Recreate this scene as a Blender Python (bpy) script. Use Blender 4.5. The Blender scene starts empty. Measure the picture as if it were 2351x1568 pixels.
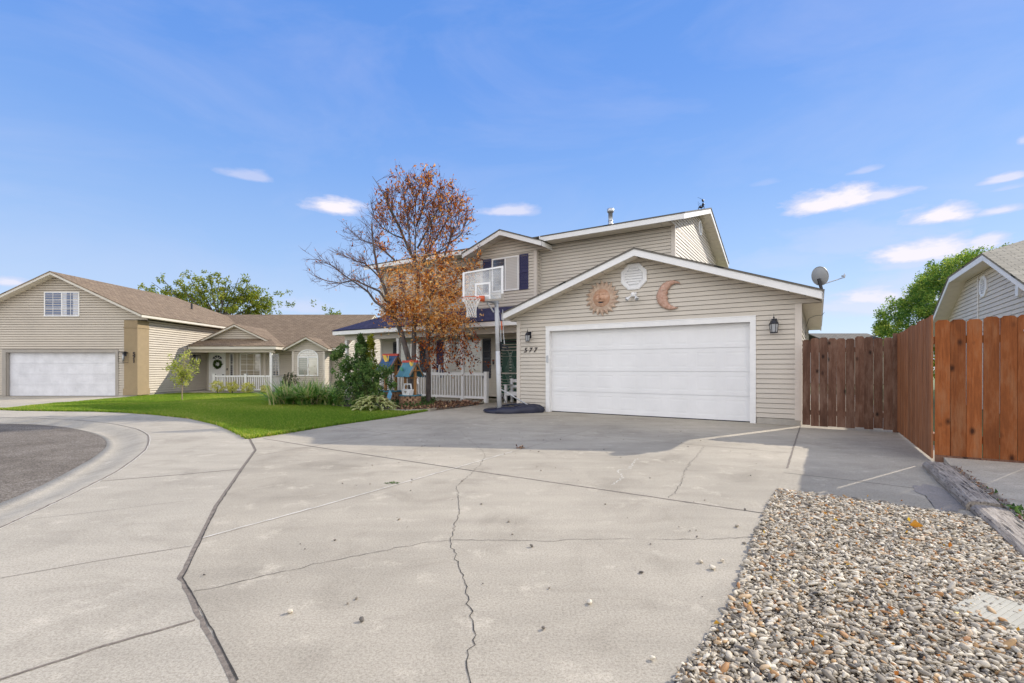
import bpy, bmesh, math, random
import numpy as np
from mathutils import Vector, Matrix
from mathutils.geometry import tessellate_polygon
random.seed(7); RNG = np.random.default_rng(11)
SC = bpy.context.scene; COL = SC.collection
PI = math.pi
# ---- survey frame: photo measured on a 2351 px wide sheet, camera at (0,0,1.15) looking +Y ----
F, CX, HY, H = 1107.0, 1175.5, 845.0, 1.15
UX, UY = .8437, -.5369          # along the house front, left to right
VX, VY = .5369, .8437           # away from the street
C0 = (5.77, 9.64)               # right front corner of the garage
HROT = math.atan2(UY, UX)
def G(px, py, z=0.0):
    Y = (H - z) * F / (py - HY); return ((px - CX) / F * Y, Y)
def RAY(px, py, Y): return Vector(((px - CX) / F * Y, Y, H + (HY - py) * Y / F))
def W(a, b, z=0.0): return Vector((C0[0] + a * UX + b * VX, C0[1] + a * UY + b * VY, z))
def L(x, y): dx = x - C0[0]; dy = y - C0[1]; return (dx * UX + dy * UY, dx * VX + dy * VY)
def PL(px, py, b):
    t = (px - CX) / F; bx = C0[0] + b * VX; by = C0[1] + b * VY
    a = (t * by - bx) / (UX - t * UY); return a, H + (HY - py) * (by + a * UY) / F
def sstep(e0, e1, x):
    t = np.clip((x - e0) / (e1 - e0), 0, 1); return t * t * (3 - 2 * t)
def gz(x, y): return -.14 * sstep(8.5, 13, -x) * sstep(12.5, 18, y)

# ---------------------------------------------------------------- materials
MATS = {}
def new_mat(name):
    m = bpy.data.materials.new(name); m.use_nodes = True
    nt = m.node_tree; b = nt.nodes['Principled BSDF']; MATS[name] = m
    return m, nt, b
def N(nt, t, **kw):
    n = nt.nodes.new(t)
    for k, v in kw.items():
        if k in n.inputs.keys(): n.inputs[k].default_value = v
        else: setattr(n, k, v)
    return n
def mixc(nt, fac, a, b, mode='MIX'):
    n = nt.nodes.new('ShaderNodeMix'); n.data_type = 'RGBA'; n.blend_type = mode
    for s, v in ((0, fac), (6, a), (7, b)):
        if hasattr(v, 'is_output'): nt.links.new(v, n.inputs[s])
        elif s == 0: n.inputs[0].default_value = v
        else: n.inputs[s].default_value = (*v, 1) if len(v) == 3 else v
    return n.outputs[2]
def ramp(nt, src, stops, interp='LINEAR'):
    n = nt.nodes.new('ShaderNodeValToRGB'); n.color_ramp.interpolation = interp
    e = n.color_ramp.elements
    while len(e) < len(stops): e.new(.5)
    for i, (p, c) in enumerate(stops):
        e[i].position = p; e[i].color = (*c, 1) if len(c) == 3 else (c[0],) * 3 + (1,)
    nt.links.new(src, n.inputs[0]); return n.outputs[0]
def math_(nt, op, a, b=None, c=None, clamp=False):
    n = nt.nodes.new('ShaderNodeMath'); n.operation = op; n.use_clamp = clamp
    for i, v in enumerate((a, b, c)):
        if v is None: continue
        if hasattr(v, 'is_output'): nt.links.new(v, n.inputs[i])
        else: n.inputs[i].default_value = v
    return n.outputs[0]
def coords(nt, scale=(1, 1, 1), kind='Object', rot=(0, 0, 0)):
    tc = nt.nodes.new('ShaderNodeTexCoord'); mp = nt.nodes.new('ShaderNodeMapping')
    mp.inputs['Scale'].default_value = scale; mp.inputs['Rotation'].default_value = rot
    nt.links.new(tc.outputs[kind], mp.inputs[0]); return mp.outputs[0]
def noise(nt, vec, scale, detail=4, rough=.6, out=0, dist=0):
    n = N(nt, 'ShaderNodeTexNoise'); n.inputs['Scale'].default_value = scale
    n.inputs['Detail'].default_value = detail; n.inputs['Roughness'].default_value = rough
    n.inputs['Distortion'].default_value = dist
    nt.links.new(vec, n.inputs['Vector']); return n.outputs[out]
def bump(nt, b, h, strength=.3, dist=.01):
    n = nt.nodes.new('ShaderNodeBump'); n.inputs['Strength'].default_value = strength
    n.inputs['Distance'].default_value = dist; nt.links.new(h, n.inputs['Height'])
    nt.links.new(n.outputs[0], b.inputs['Normal'])
def sc(c, k): return tuple(min(1, x * k) for x in c)
def pmat(name, c, rough=.6, var=.12, scale=3, metal=0, bs=0, bstr=.15, bdist=.004, stretch=(1, 1, 1), spec=.4, c2=None, coat=0):
    m, nt, b = new_mat(name); v = coords(nt, stretch)
    f = noise(nt, v, scale, 5, .65)
    col = mixc(nt, ramp(nt, f, [(.3, (0,)), (.7, (1,))]), sc(c, 1 - var), c2 or sc(c, 1 + var))
    nt.links.new(col, b.inputs['Base Color'])
    b.inputs['Roughness'].default_value = rough; b.inputs['Metallic'].default_value = metal
    b.inputs['Specular IOR Level'].default_value = spec; b.inputs['Coat Weight'].default_value = coat
    if bs: bump(nt, b, noise(nt, v, bs, 3), bstr, bdist)
    return m
def attr(nt, name='rnd'):
    n = nt.nodes.new('ShaderNodeAttribute'); n.attribute_name = name; return n.outputs['Fac']
def leafmat(name, stops, trans=.35, rough=.55, tcol=(1, 1, .8)):
    m, nt, b = new_mat(name)
    col = ramp(nt, attr(nt), stops); nt.links.new(col, b.inputs['Base Color'])
    b.inputs['Roughness'].default_value = rough; b.inputs['Specular IOR Level'].default_value = .3
    t = nt.nodes.new('ShaderNodeBsdfTranslucent'); nt.links.new(mixc(nt, 1.0, col, tcol, 'MULTIPLY'), t.inputs[0])
    mx = nt.nodes.new('ShaderNodeMixShader'); mx.inputs[0].default_value = trans
    nt.links.new(b.outputs[0], mx.inputs[1]); nt.links.new(t.outputs[0], mx.inputs[2])
    nt.links.new(mx.outputs[0], nt.nodes['Material Output'].inputs[0]); return m
def shingle(name, c1, c2, dark, tabw=.24, row=.135):
    m, nt, b = new_mat(name); v = coords(nt, (1, 1, 1), 'UV')
    br = N(nt, 'ShaderNodeTexBrick'); nt.links.new(v, br.inputs['Vector'])
    br.offset = .37; br.offset_frequency = 2
    for k, x in (('Color1', (*c1, 1)), ('Color2', (*c2, 1)), ('Mortar', (*dark, 1)), ('Scale', 1.), ('Mortar Size', .009), ('Mortar Smooth', .25), ('Bias', 0.), ('Brick Width', tabw), ('Row Height', row)):
        br.inputs[k].default_value = x
    o = coords(nt); n1 = noise(nt, o, 2.2, 5); n2 = noise(nt, o, 70, 2)
    col = mixc(nt, ramp(nt, n1, [(.25, (.72,)), (.75, (1.18,))]), (0, 0, 0), br.outputs['Color'])
    col = mixc(nt, 1.0, br.outputs['Color'], ramp(nt, n1, [(.25, (.72,)), (.75, (1.,))]), 'MULTIPLY')
    col = mixc(nt, .55, col, ramp(nt, n2, [(.3, (.55,)), (.7, (1.,))]), 'MULTIPLY')
    nt.links.new(col, b.inputs['Base Color']); b.inputs['Roughness'].default_value = .9
    b.inputs['Specular IOR Level'].default_value = .2
    # saw-tooth course thickness
    sep = nt.nodes.new('ShaderNodeSeparateXYZ'); nt.links.new(v, sep.inputs[0])
    fr = math_(nt, 'FRACT', math_(nt, 'DIVIDE', sep.outputs[1], row))
    h = math_(nt, 'ADD', math_(nt, 'MULTIPLY', math_(nt, 'SUBTRACT', 1.0, fr), 1.0), math_(nt, 'MULTIPLY', n2, .35))
    bump(nt, b, h, .9, .012); return m
def concrete(name, c, stain=.28, brush=True):
    m, nt, b = new_mat(name); o = coords(nt)
    big = noise(nt, o, .35, 5, .6, dist=.6); mid = noise(nt, o, 1.6, 6, .65, dist=.8); fine = noise(nt, o, 160, 2, .7); sand = noise(nt, o, 85, 4, .8)
    streak = noise(nt, coords(nt, (.5, 3.2, 1), rot=(0, 0, HROT)), 1.2, 5, .6)
    col = mixc(nt, ramp(nt, big, [(.3, (0,)), (.7, (1,))]), sc(c, 1 - stain), sc(c, 1.06))
    col = mixc(nt, .6, col, ramp(nt, mid, [(.30, (.66, .65, .64)), (.48, (.92,)), (.70, (1.,))]), 'MULTIPLY')
    col = mixc(nt, .35, col, ramp(nt, streak, [(.32, (.66,)), (.60, (1.,))]), 'MULTIPLY')
    pale = noise(nt, o, 3.1, 6, .7)
    col = mixc(nt, ramp(nt, pale, [(.57, (0,)), (.70, (.5,))]), col, sc(c, 1.3))
    col = mixc(nt, .42, col, ramp(nt, fine, [(.3, (.55,)), (.62, (1.,))]), 'MULTIPLY')
    col = mixc(nt, .55, col, ramp(nt, sand, [(.36, (.42, .40, .38)), (.52, (.95,)), (.62, (1.12,))]), 'MULTIPLY')
    spot = N(nt, 'ShaderNodeTexVoronoi'); spot.inputs['Scale'].default_value = 3.4; nt.links.new(o, spot.inputs['Vector'])
    col = mixc(nt, ramp(nt, spot.outputs['Distance'], [(.025, (.55,)), (.06, (0,))]), col, sc(c, .55))
    nt.links.new(col, b.inputs['Base Color']); b.inputs['Roughness'].default_value = .85
    b.inputs['Specular IOR Level'].default_value = .25
    br = noise(nt, coords(nt, (9, 240, 9), rot=(0, 0, HROT - .05)), 1.0, 2)
    bump(nt, b, math_(nt, 'ADD', math_(nt, 'MULTIPLY', fine, .8), math_(nt, 'MULTIPLY', br, .7)), .35, .004); return m
def wood(name, c1, c2, grey, knots=True, worn=.3):
    """boards: grain along Z, tint per board from the rnd attribute"""
    m, nt, b = new_mat(name); r = attr(nt)
    off = nt.nodes.new('ShaderNodeCombineXYZ'); nt.links.new(math_(nt, 'MULTIPLY', r, 37.), off.inputs[2])
    add = nt.nodes.new('ShaderNodeVectorMath'); add.operation = 'ADD'
    nt.links.new(coords(nt), add.inputs[0]); nt.links.new(off.outputs[0], add.inputs[1])
    mp = nt.nodes.new('ShaderNodeMapping'); mp.inputs['Scale'].default_value = (1, 1, .045); nt.links.new(add.outputs[0], mp.inputs[0])
    g = noise(nt, mp.outputs[0], 70, 5, .7, dist=.4)
    mp2 = nt.nodes.new('ShaderNodeMapping'); mp2.inputs['Scale'].default_value = (1, 1, .25); nt.links.new(add.outputs[0], mp2.inputs[0])
    blot = noise(nt, mp2.outputs[0], 6, 5, .7)
    col = mixc(nt, ramp(nt, g, [(.3, (0,)), (.7, (1,))]), c1, c2)
    col = mixc(nt, .9, col, ramp(nt, r, [(0, (.62,)), (1, (1.,))]), 'MULTIPLY')
    col = mixc(nt, ramp(nt, blot, [(.48, (0,)), (.75, (worn,))]), col, grey)
    col = mixc(nt, .6, col, ramp(nt, blot, [(.3, (.5,)), (.5, (1.,))]), 'MULTIPLY')
    if knots:
        mp3 = nt.nodes.new('ShaderNodeMapping'); mp3.inputs['Scale'].default_value = (1, 1, .62); nt.links.new(add.outputs[0], mp3.inputs[0])
        vo = N(nt, 'ShaderNodeTexVoronoi'); vo.inputs['Scale'].default_value = 5.2; nt.links.new(mp3.outputs[0], vo.inputs['Vector'])
        d = math_(nt, 'ADD', vo.outputs['Distance'], math_(nt, 'MULTIPLY', math_(nt, 'SUBTRACT', g, .5), .07))
        col = mixc(nt, ramp(nt, d, [(.055, (.95,)), (.10, (.6,)), (.19, (0,))]), col, sc(c1, .16))
    nt.links.new(col, b.inputs['Base Color']); b.inputs['Roughness'].default_value = .75
    b.inputs['Specular IOR Level'].default_value = .25
    bump(nt, b, g, .5, .004); return m
def siding_mat(name, c):
    m, nt, b = new_mat(name); o = coords(nt)
    n1 = noise(nt, o, .9, 5); n2 = noise(nt, coords(nt, (2, 2, 30)), 2, 3)
    col = mixc(nt, ramp(nt, n1, [(.3, (0,)), (.7, (1,))]), sc(c, .93), sc(c, 1.05))
    col = mixc(nt, .25, col, ramp(nt, n2, [(.3, (.8,)), (.7, (1.,))]), 'MULTIPLY')
    col = mixc(nt, .5, col, ramp(nt, attr(nt), [(0, (.93,)), (1, (1.,))]), 'MULTIPLY')
    nt.links.new(col, b.inputs['Base Color']); b.inputs['Roughness'].default_value = .5
    b.inputs['Specular IOR Level'].default_value = .3
    bump(nt, b, noise(nt, coords(nt, (6, 6, 90)), 3, 3), .12, .003); return m
def glassy(name, c, rough=.04, blinds=None, period=.05):
    m, nt, b = new_mat(name); o = coords(nt)
    f = noise(nt, o, 1.5, 3)
    col = mixc(nt, ramp(nt, f, [(.3, (0,)), (.7, (1,))]), sc(c, .7), sc(c, 1.25))
    if blinds:
        sep = nt.nodes.new('ShaderNodeSeparateXYZ'); nt.links.new(o, sep.inputs[0])
        fr = math_(nt, 'FRACT', math_(nt, 'DIVIDE', sep.outputs[2], period))
        col = mixc(nt, ramp(nt, fr, [(0, (0,)), (.12, (1,)), (.85, (1,)), (1, (0,))]), col, blinds)
    nt.links.new(col, b.inputs['Base Color']); b.inputs['Roughness'].default_value = rough
    b.inputs['Specular IOR Level'].default_value = .8; b.inputs['Coat Weight'].default_value = .6
    b.inputs['Coat Roughness'].default_value = .02
    bump(nt, b, noise(nt, o, 2.0, 2), .04, .02); return m

SID = siding_mat('beige_vinyl', (.605, .55, .47)); SIDN = siding_mat('tan_vinyl', (.565, .505, .42)); SIDR = siding_mat('cream_vinyl', (.66, .61, .53))
TRIM = pmat('beige_trim', (.62, .56, .49), .5, .05); WHITE = pmat('white_paint', (.80, .79, .77), .45, .05, 4, bs=30, bstr=.05)
SOFF = pmat('cream_soffit', (.74, .68, .57), .5, .06); DOORW = pmat('white_door_paint', (.76, .755, .75), .4, .05, 1.4, bs=90, bstr=.06)
DOORN = pmat('scuffed_white_paint', (.66, .66, .68), .45, .12, 2.2, bs=60, bstr=.06)
GREYT = pmat('grey_trim', (.34, .31, .27), .55, .08); STUC = pmat('ochre_stucco', (.31, .235, .14), .85, .08, 4, bs=120, bstr=.3)
FOUND = pmat('foundation_concrete', (.40, .37, .32), .9, .15, 5, bs=60)
NAVY = pmat('navy_shutter', (.035, .035, .10), .45, .12); DARKSH = pmat('charcoal_shutter', (.045, .047, .06), .45, .12)
SHING_P = shingle('slate_shingles', (.06, .06, .13), (.085, .08, .16), (.02, .02, .04)); SHING_G = shingle('grey_shingles', (.22, .20, .17), (.15, .14, .12), (.05, .05, .045))
SHING_B = shingle('brown_shingles', (.36, .27, .18), (.27, .195, .13), (.09, .06, .04)); SHING_R = shingle('weathered_shingles', (.36, .33, .26), (.24, .22, .17), (.05, .05, .04))
CONC = concrete('driveway_concrete', (.54, .482, .382)); CONC2 = concrete('sidewalk_concrete', (.54, .487, .392), .15)
def asphalt_mat():
    m, nt, b = new_mat('asphalt'); o = coords(nt); sp_ = noise(nt, o, 60, 3, .8); pt = noise(nt, o, .9, 5, .6, dist=.8); md = noise(nt, o, 7, 5, .7)
    col = ramp(nt, sp_, [(.35, (.085, .07, .052)), (.5, (.20, .172, .14)), (.68, (.40, .355, .30))]); col = mixc(nt, .7, col, ramp(nt, pt, [(.35, (.55, .53, .5)), (.6, (1.,))]), 'MULTIPLY'); col = mixc(nt, .5, col, ramp(nt, md, [(.35, (.6,)), (.6, (1.,))]), 'MULTIPLY')
    nt.links.new(col, b.inputs['Base Color']); b.inputs['Roughness'].default_value = .9; b.inputs['Specular IOR Level'].default_value = .2; bump(nt, b, sp_, .8, .008); return m
ASPH = asphalt_mat()
DIRT = pmat('dirt', (.10, .08, .06), .95, .35, 14, bs=60, bstr=.6, bdist=.01); JOINT = pmat('joint_dirt', (.19, .16, .13), .95, .4, 30, bs=80, bstr=.6, bdist=.008)
PALEJ = pmat('pale_sealant', (.66, .63, .56), .8, .15, 20); CRACK = pmat('crack_dark', (.045, .04, .035), .95, .3, 30)  # crack tone: dark dirt, reused for splits and the painted joint-edge shadow
TURF = pmat('turf_soil', (.12, .15, .05), .95, .3, 8, bs=60, bstr=.5)
STEEL = pmat('galvanised_steel', (.48, .49, .50), .38, .12, 6, metal=.75); GREYP = pmat('grey_enamel', (.50, .51, .52), .4, .06, 5)
BLACKP = pmat('black_metal', (.012, .013, .02), .4, .2); NAVYP = pmat('navy_plastic', (.018, .02, .04), .42, .2, 4, bs=120, bstr=.05)
ORANGE = pmat('orange_rim', (.55, .10, .03), .4, .1); NET = pmat('net_cord', (.72, .70, .66), .9, .1)
TERRA = pmat('terracotta_copper', (.50, .24, .13), .6, .25, 9, bs=40, bstr=.3, c2=(.62, .42, .30)); PALETER = pmat('weathered_copper', (.58, .38, .27), .6, .22, 12, bs=40, bstr=.3, c2=(.66, .54, .42))
MOONM = pmat('pink_copper', (.50, .25, .17), .5, .22, 16, bs=30, bstr=.5, c2=(.64, .44, .34)); INKM = pmat('dark_numeral', (.03, .02, .02), .5, .1)
LAMPG = glassy('lamp_glass', (.32, .33, .34), .1); GLASSD = glassy('dark_glass', (.05, .06, .08)); GLASSN = glassy('blue_curtain_glass', (.10, .13, .22), .05)
CURT = pmat('white_curtain', (.52, .55, .62), .8, .15, 6, stretch=(6, 6, .6)); BLINDG = glassy('blind_glass', (.42, .40, .37), .06, (.62, .60, .56), .052); PALEG = glassy('pale_painted_reflection_glass', (.55, .53, .45), .05, (.60, .57, .48), .075)  # pale pane colour paints in reflected siding; the stripes are blinds
GRNG = glassy('grey_green_glass', (.16, .18, .14), .05, (.20, .22, .18), .05); CREAMG = glassy('cream_painted_reflection_glass', (.30, .27, .20), .05)  # cream pane colour stands in for a reflection in the glass
GREEN = pmat('green_door_paint', (.015, .075, .045), .35, .25, 3); LEADL = pmat('lead_came', (.45, .55, .50), .4, .1)
WFRONT = wood('cedar_orange', (.22, .062, .016), (.35, .108, .028), (.33, .19, .10), True, .55)
WLONG = wood('cedar_brown', (.29, .105, .04), (.41, .165, .066), (.38, .22, .13), False, .55)
WGATE = wood('weathered_brown', (.12, .055, .034), (.20, .102, .064), (.33, .22, .16), True, .55)
WWELL = wood('cedar_well', (.36, .17, .06), (.50, .27, .11), (.40, .30, .18), False, .3)
TIMB = pmat('weathered_timber', (.17, .15, .14), .9, .55, 6, bs=14, bstr=1.0, bdist=.02, stretch=(6, 6, 6), c2=(.42, .39, .35))
BRICKW = wood('well_blocks', (.34, .19, .11), (.46, .29, .18), (.42, .33, .25), False, .3)
TEAL = pmat('teal_paint', (.07, .20, .26), .6, .2, 5, bs=40); TEALD = pmat('blue_paint', (.035, .09, .20), .6, .2, 5, bs=40); REDP = pmat('red_paint', (.50, .07, .04), .5, .15)
YELP = pmat('yellow_paint', (.72, .50, .10), .5, .15); GRNP = pmat('green_paint', (.08, .30, .18), .5, .15); SKYB = pmat('blue_fabric', (.20, .48, .75), .5, .2, 20)
BARKD = pmat('dark_bark', (.085, .07, .065), .9, .35, 9, bs=30, bstr=.8, bdist=.01, stretch=(1, 1, .3), c2=(.16, .135, .125)); TWIGP = pmat('pale_twig', (.42, .34, .26), .8, .2)
BARKL = pmat('light_bark', (.30, .23, .15), .9, .3, 9, bs=30, bstr=.6); STEMG = pmat('green_stem', (.10, .12, .04), .8, .3)
COPL = leafmat('copper_leaf', [(0, (.07, .022, .018)), (.22, (.24, .055, .022)), (.40, (.66, .20, .025)), (.68, (.85, .38, .075)), (1, (.92, .66, .32))], .5)
COPT = leafmat('plum_leaf', [(0, (.04, .018, .022)), (.5, (.13, .04, .03)), (1, (.40, .14, .05))], .3)
LOCL = leafmat('locust_leaf', [(0, (.09, .13, .012)), (.5, (.24, .30, .03)), (1, (.46, .45, .06))], .5)
YNGL = leafmat('young_leaf', [(0, (.15, .20, .03)), (.5, (.42, .48, .08)), (1, (.70, .68, .20))], .5)
ROSEL = leafmat('rose_leaf', [(0, (.05, .11, .03)), (.55, (.14, .26, .065)), (1, (.30, .40, .12))], .45)
WILL = leafmat('willow_leaf', [(0, (.06, .15, .03)), (.45, (.18, .33, .05)), (1, (.50, .56, .10))], .5)
ARBL = leafmat('arborvitae_leaf', [(0, (.045, .09, .025)), (1, (.13, .22, .05))], .4); LIME = leafmat('lime_leaf', [(0, (.20, .25, .02)), (1, (.50, .50, .05))], .4)
GOLD = leafmat('golden_shrub_leaf', [(0, (.34, .36, .04)), (.5, (.74, .72, .15)), (1, (.88, .84, .36))], .4)
IRIS = leafmat('iris_blade', [(0, (.08, .21, .035)), (.45, (.22, .43, .09)), (.75, (.46, .56, .20)), (1, (.82, .70, .42))], .4)
HOST = leafmat('hosta_leaf', [(0, (.15, .22, .06)), (.45, (.34, .39, .12)), (1, (.76, .72, .40))], .35)
GRASSM = leafmat('grass_blade', [(0, (.085, .20, .022)), (.5, (.19, .36, .045)), (.85, (.40, .50, .11)), (1, (.70, .62, .28))], .62, .55, (1.35, 1.05, .40))
LITT = leafmat('fallen_leaf', [(0, (.09, .045, .035)), (.5, (.24, .12, .07)), (1, (.48, .32, .18))], .15); DARKB = leafmat('dark_bush_leaf', [(0, (.02, .03, .012)), (1, (.07, .085, .03))], .2)
COVER = leafmat('ground_cover_leaf', [(0, (.035, .085, .02)), (1, (.11, .20, .05))], .3); AUTL = leafmat('autumn_leaf', [(0, (.40, .13, .02)), (1, (.70, .48, .04))], .3)
STONE = leafmat('river_stone', [(0, (.10, .09, .08)), (.10, (.20, .17, .13)), (.38, (.40, .345, .26)), (.66, (.56, .49, .375)), (.84, (.69, .62, .49)), (.93, (.45, .29, .14)), (1, (.34, .16, .06))], 0, .7)
PLASTW = pmat('white_plastic', (.78, .78, .78), .35, .04)
def clear_glass(name):
    m, nt, b = new_mat(name)
    b.inputs['Base Color'].default_value = (.93, .95, .95, 1); b.inputs['Roughness'].default_value = .25
    t = nt.nodes.new('ShaderNodeBsdfTransparent'); t.inputs[0].default_value = (.95, .96, .97, 1)
    g = noise(nt, coords(nt), 4, 5, .7)
    mx = nt.nodes.new('ShaderNodeMixShader'); nt.links.new(ramp(nt, g, [(.3, (.12,)), (.75, (.34,))]), mx.inputs[0])
    nt.links.new(t.outputs[0], mx.inputs[1]); nt.links.new(b.outputs[0], mx.inputs[2])
    nt.links.new(mx.outputs[0], nt.nodes['Material Output'].inputs[0]); return m
ACRY = clear_glass('clouded_acrylic')

# ---------------------------------------------------------------- mesh building
def tag(o, label=None, cat=None, group=None, kind=None):
    if label: o['label'] = label
    if cat: o['category'] = cat
    if group: o['group'] = group
    if kind: o['kind'] = kind
    return o
def thing(name, label, cat, loc=(0, 0, 0), rz=0, group=None):
    o = bpy.data.objects.new(name, None); o.empty_display_size = .2; COL.objects.link(o)
    o.location = loc; o.rotation_euler = (0, 0, rz); return tag(o, label, cat, group)
def link(name, me, parent=None):
    o = bpy.data.objects.new(name, me); COL.objects.link(o)
    if parent: o.parent = parent
    return o
class MB:
    def __init__(s): s.v = []; s.f = []; s.r = []; s.uv = {}; s.cur = .5
    def add(s, vs, fs, r=None):
        n = len(s.v); s.v += [tuple(p) for p in vs]; s.f += [tuple(i + n for i in f) for f in fs]
        s.r += [s.cur if r is None else r] * len(fs); return n
    def poly(s, pts, uv=None, r=None):
        n = s.add(pts, [tuple(range(len(pts)))], r)
        if uv: s.uv[len(s.f) - 1] = uv
    def box(s, x0, x1, y0, y1, z0, z1, r=None):
        x0, x1 = sorted((x0, x1)); y0, y1 = sorted((y0, y1)); z0, z1 = sorted((z0, z1))
        s.add([(x0, y0, z0), (x1, y0, z0), (x1, y1, z0), (x0, y1, z0), (x0, y0, z1), (x1, y0, z1), (x1, y1, z1), (x0, y1, z1)],
              [(0, 3, 2, 1), (4, 5, 6, 7), (0, 1, 5, 4), (1, 2, 6, 5), (2, 3, 7, 6), (3, 0, 4, 7)], r)
    def hexa(s, b, t, r=None):
        s.add(list(b) + list(t), [(3, 2, 1, 0), (4, 5, 6, 7), (0, 1, 5, 4), (1, 2, 6, 5), (2, 3, 7, 6), (3, 0, 4, 7)], r)
    def beam(s, p, q, w, h, up=(0, 0, 1), r=None):
        p = Vector(p); q = Vector(q); d = (q - p).normalized(); x = d.cross(Vector(up))
        if x.length < 1e-4: x = d.cross(Vector((1, 0, 0)))
        x.normalize(); y = x.cross(d); x *= w / 2; y *= h / 2
        s.hexa([p - x - y, p + x - y, p + x + y, p - x + y], [q - x - y, q + x - y, q + x + y, q - x + y], r)
    def tube(s, pts, rad, n=8, cap=True, r=None):
        pts = [Vector(p) for p in pts]
        if not hasattr(rad, '__len__'): rad = [rad] * len(pts)
        ref = Vector((0, 0, 1)); rings = []
        d0 = (pts[1] - pts[0]).normalized()
        if abs(d0.z) > .9: ref = Vector((1, 0, 0))
        vs = []
        for i, p in enumerate(pts):
            d = (pts[min(i + 1, len(pts) - 1)] - pts[max(i - 1, 0)]).normalized()
            x = d.cross(ref)
            if x.length < 1e-3: x = d.cross(Vector((0, 1, 0)))
            x.normalize(); y = d.cross(x)
            for k in range(n):
                a = 2 * PI * k / n; vs.append(p + (x * math.cos(a) + y * math.sin(a)) * rad[i])
        fs = [(i * n + k, i * n + (k + 1) % n, (i + 1) * n + (k + 1) % n, (i + 1) * n + k) for i in range(len(pts) - 1) for k in range(n)]
        if cap: fs += [tuple(range(n))[::-1], tuple(range((len(pts) - 1) * n, len(pts) * n))]
        s.add(vs, fs, r)
    def lathe(s, prof, n=16, c=(0, 0, 0), r=None):
        vs = [(c[0] + q * math.cos(2 * PI * k / n), c[1] + q * math.sin(2 * PI * k / n), c[2] + z) for q, z in prof for k in range(n)]
        fs = [(i * n + k, i * n + (k + 1) % n, (i + 1) * n + (k + 1) % n, (i + 1) * n + k) for i in range(len(prof) - 1) for k in range(n)]
        s.add(vs, fs + [tuple(range(n))[::-1], tuple(range((len(prof) - 1) * n, len(prof) * n))], r)
    def prism(s, pts, off, r=None):
        off = Vector(off); a = [Vector(p) for p in pts]; n = len(a)
        s.add(a + [p + off for p in a], [tuple(range(n))[::-1], tuple(range(n, 2 * n))] + [(i, (i + 1) % n, n + (i + 1) % n, n + i) for i in range(n)], r)
    def build(s, name, mat, parent=None, smooth=False, bevel=0):
        me = bpy.data.meshes.new(name); me.from_pydata(s.v, [], s.f)
        at = me.attributes.new('rnd', 'FLOAT', 'FACE'); at.data.foreach_set('value', np.array(s.r, dtype=np.float32))
        if s.uv:
            uvl = me.uv_layers.new(name='UVMap')
            for fi, uv in s.uv.items():
                for k, li in enumerate(me.polygons[fi].loop_indices): uvl.data[li].uv = uv[k]
        me.materials.append(mat)
        if smooth: me.polygons.foreach_set('use_smooth', [True] * len(me.polygons))
        me.update(); o = link(name, me, parent)
        if bevel:
            md = o.modifiers.new('bevel', 'BEVEL'); md.width = bevel; md.segments = 2; md.limit_method = 'ANGLE'
        return o
def npmesh(name, V, Fq, mat, rnd=None, parent=None, smooth=False):
    """V (n,3), Fq (m,k) all faces same size, rnd per face"""
    me = bpy.data.meshes.new(name); k = Fq.shape[1]
    me.vertices.add(len(V)); me.vertices.foreach_set('co', V.astype(np.float32).ravel())
    me.loops.add(Fq.size); me.loops.foreach_set('vertex_index', Fq.astype(np.int32).ravel())
    me.polygons.add(len(Fq)); me.polygons.foreach_set('loop_start', np.arange(0, Fq.size, k, dtype=np.int32))
    me.polygons.foreach_set('loop_total', np.full(len(Fq), k, dtype=np.int32))
    if rnd is not None:
        at = me.attributes.new('rnd', 'FLOAT', 'FACE'); at.data.foreach_set('value', rnd.astype(np.float32))
    if smooth: me.polygons.foreach_set('use_smooth', np.ones(len(Fq), dtype=bool))
    me.materials.append(mat); me.update(calc_edges=True); me.validate(); return link(name, me, parent)
def unit(a): return a / np.maximum(np.linalg.norm(a, axis=1, keepdims=True), 1e-6)
def leaves(name, P, size, mat, parent=None, rnd=None, aspect=.5, up=.0, d=None, jit=.35, curl=.18):
    """each leaf: two folded quads from base to tip (6 verts)"""
    P = np.asarray(P, float); n = len(P)
    if n == 0: return
    D = RNG.normal(size=(n, 3)) if d is None else np.asarray(d, float) + RNG.normal(size=(n, 3)) * .5
    D[:, 2] += up; D = unit(D); S = unit(np.cross(D, RNG.normal(size=(n, 3)))); Nn = np.cross(D, S)
    s = size * (1 + jit * RNG.normal(size=(n, 1))).clip(.45, 1.9)
    w = s * aspect * .5
    base = P; tip = P + D * s + Nn * s * -curl; mid = P + D * s * .5
    ll = mid + S * w + Nn * s * curl; rr = mid - S * w + Nn * s * curl
    V = np.stack([base, ll, tip, rr], 1).reshape(-1, 3)
    i = np.arange(n)[:, None] * 4
    Fq = np.concatenate([i + np.array([[0, 1, 2]]), i + np.array([[0, 2, 3]])], 1).reshape(-1, 3)
    if rnd is None: rnd = RNG.random(n)
    return npmesh(name, V, Fq, mat, np.repeat(rnd, 2), parent)
def inpoly(P, poly):
    x, y = P[:, 0], P[:, 1]; c = np.zeros(len(P), bool); n = len(poly)
    for i in range(n):
        x1, y1 = poly[i]; x2, y2 = poly[i - 1]
        c ^= ((y1 > y) != (y2 > y)) & (x < (x2 - x1) * (y - y1) / ((y2 - y1) or 1e-9) + x1)
    return c
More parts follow.
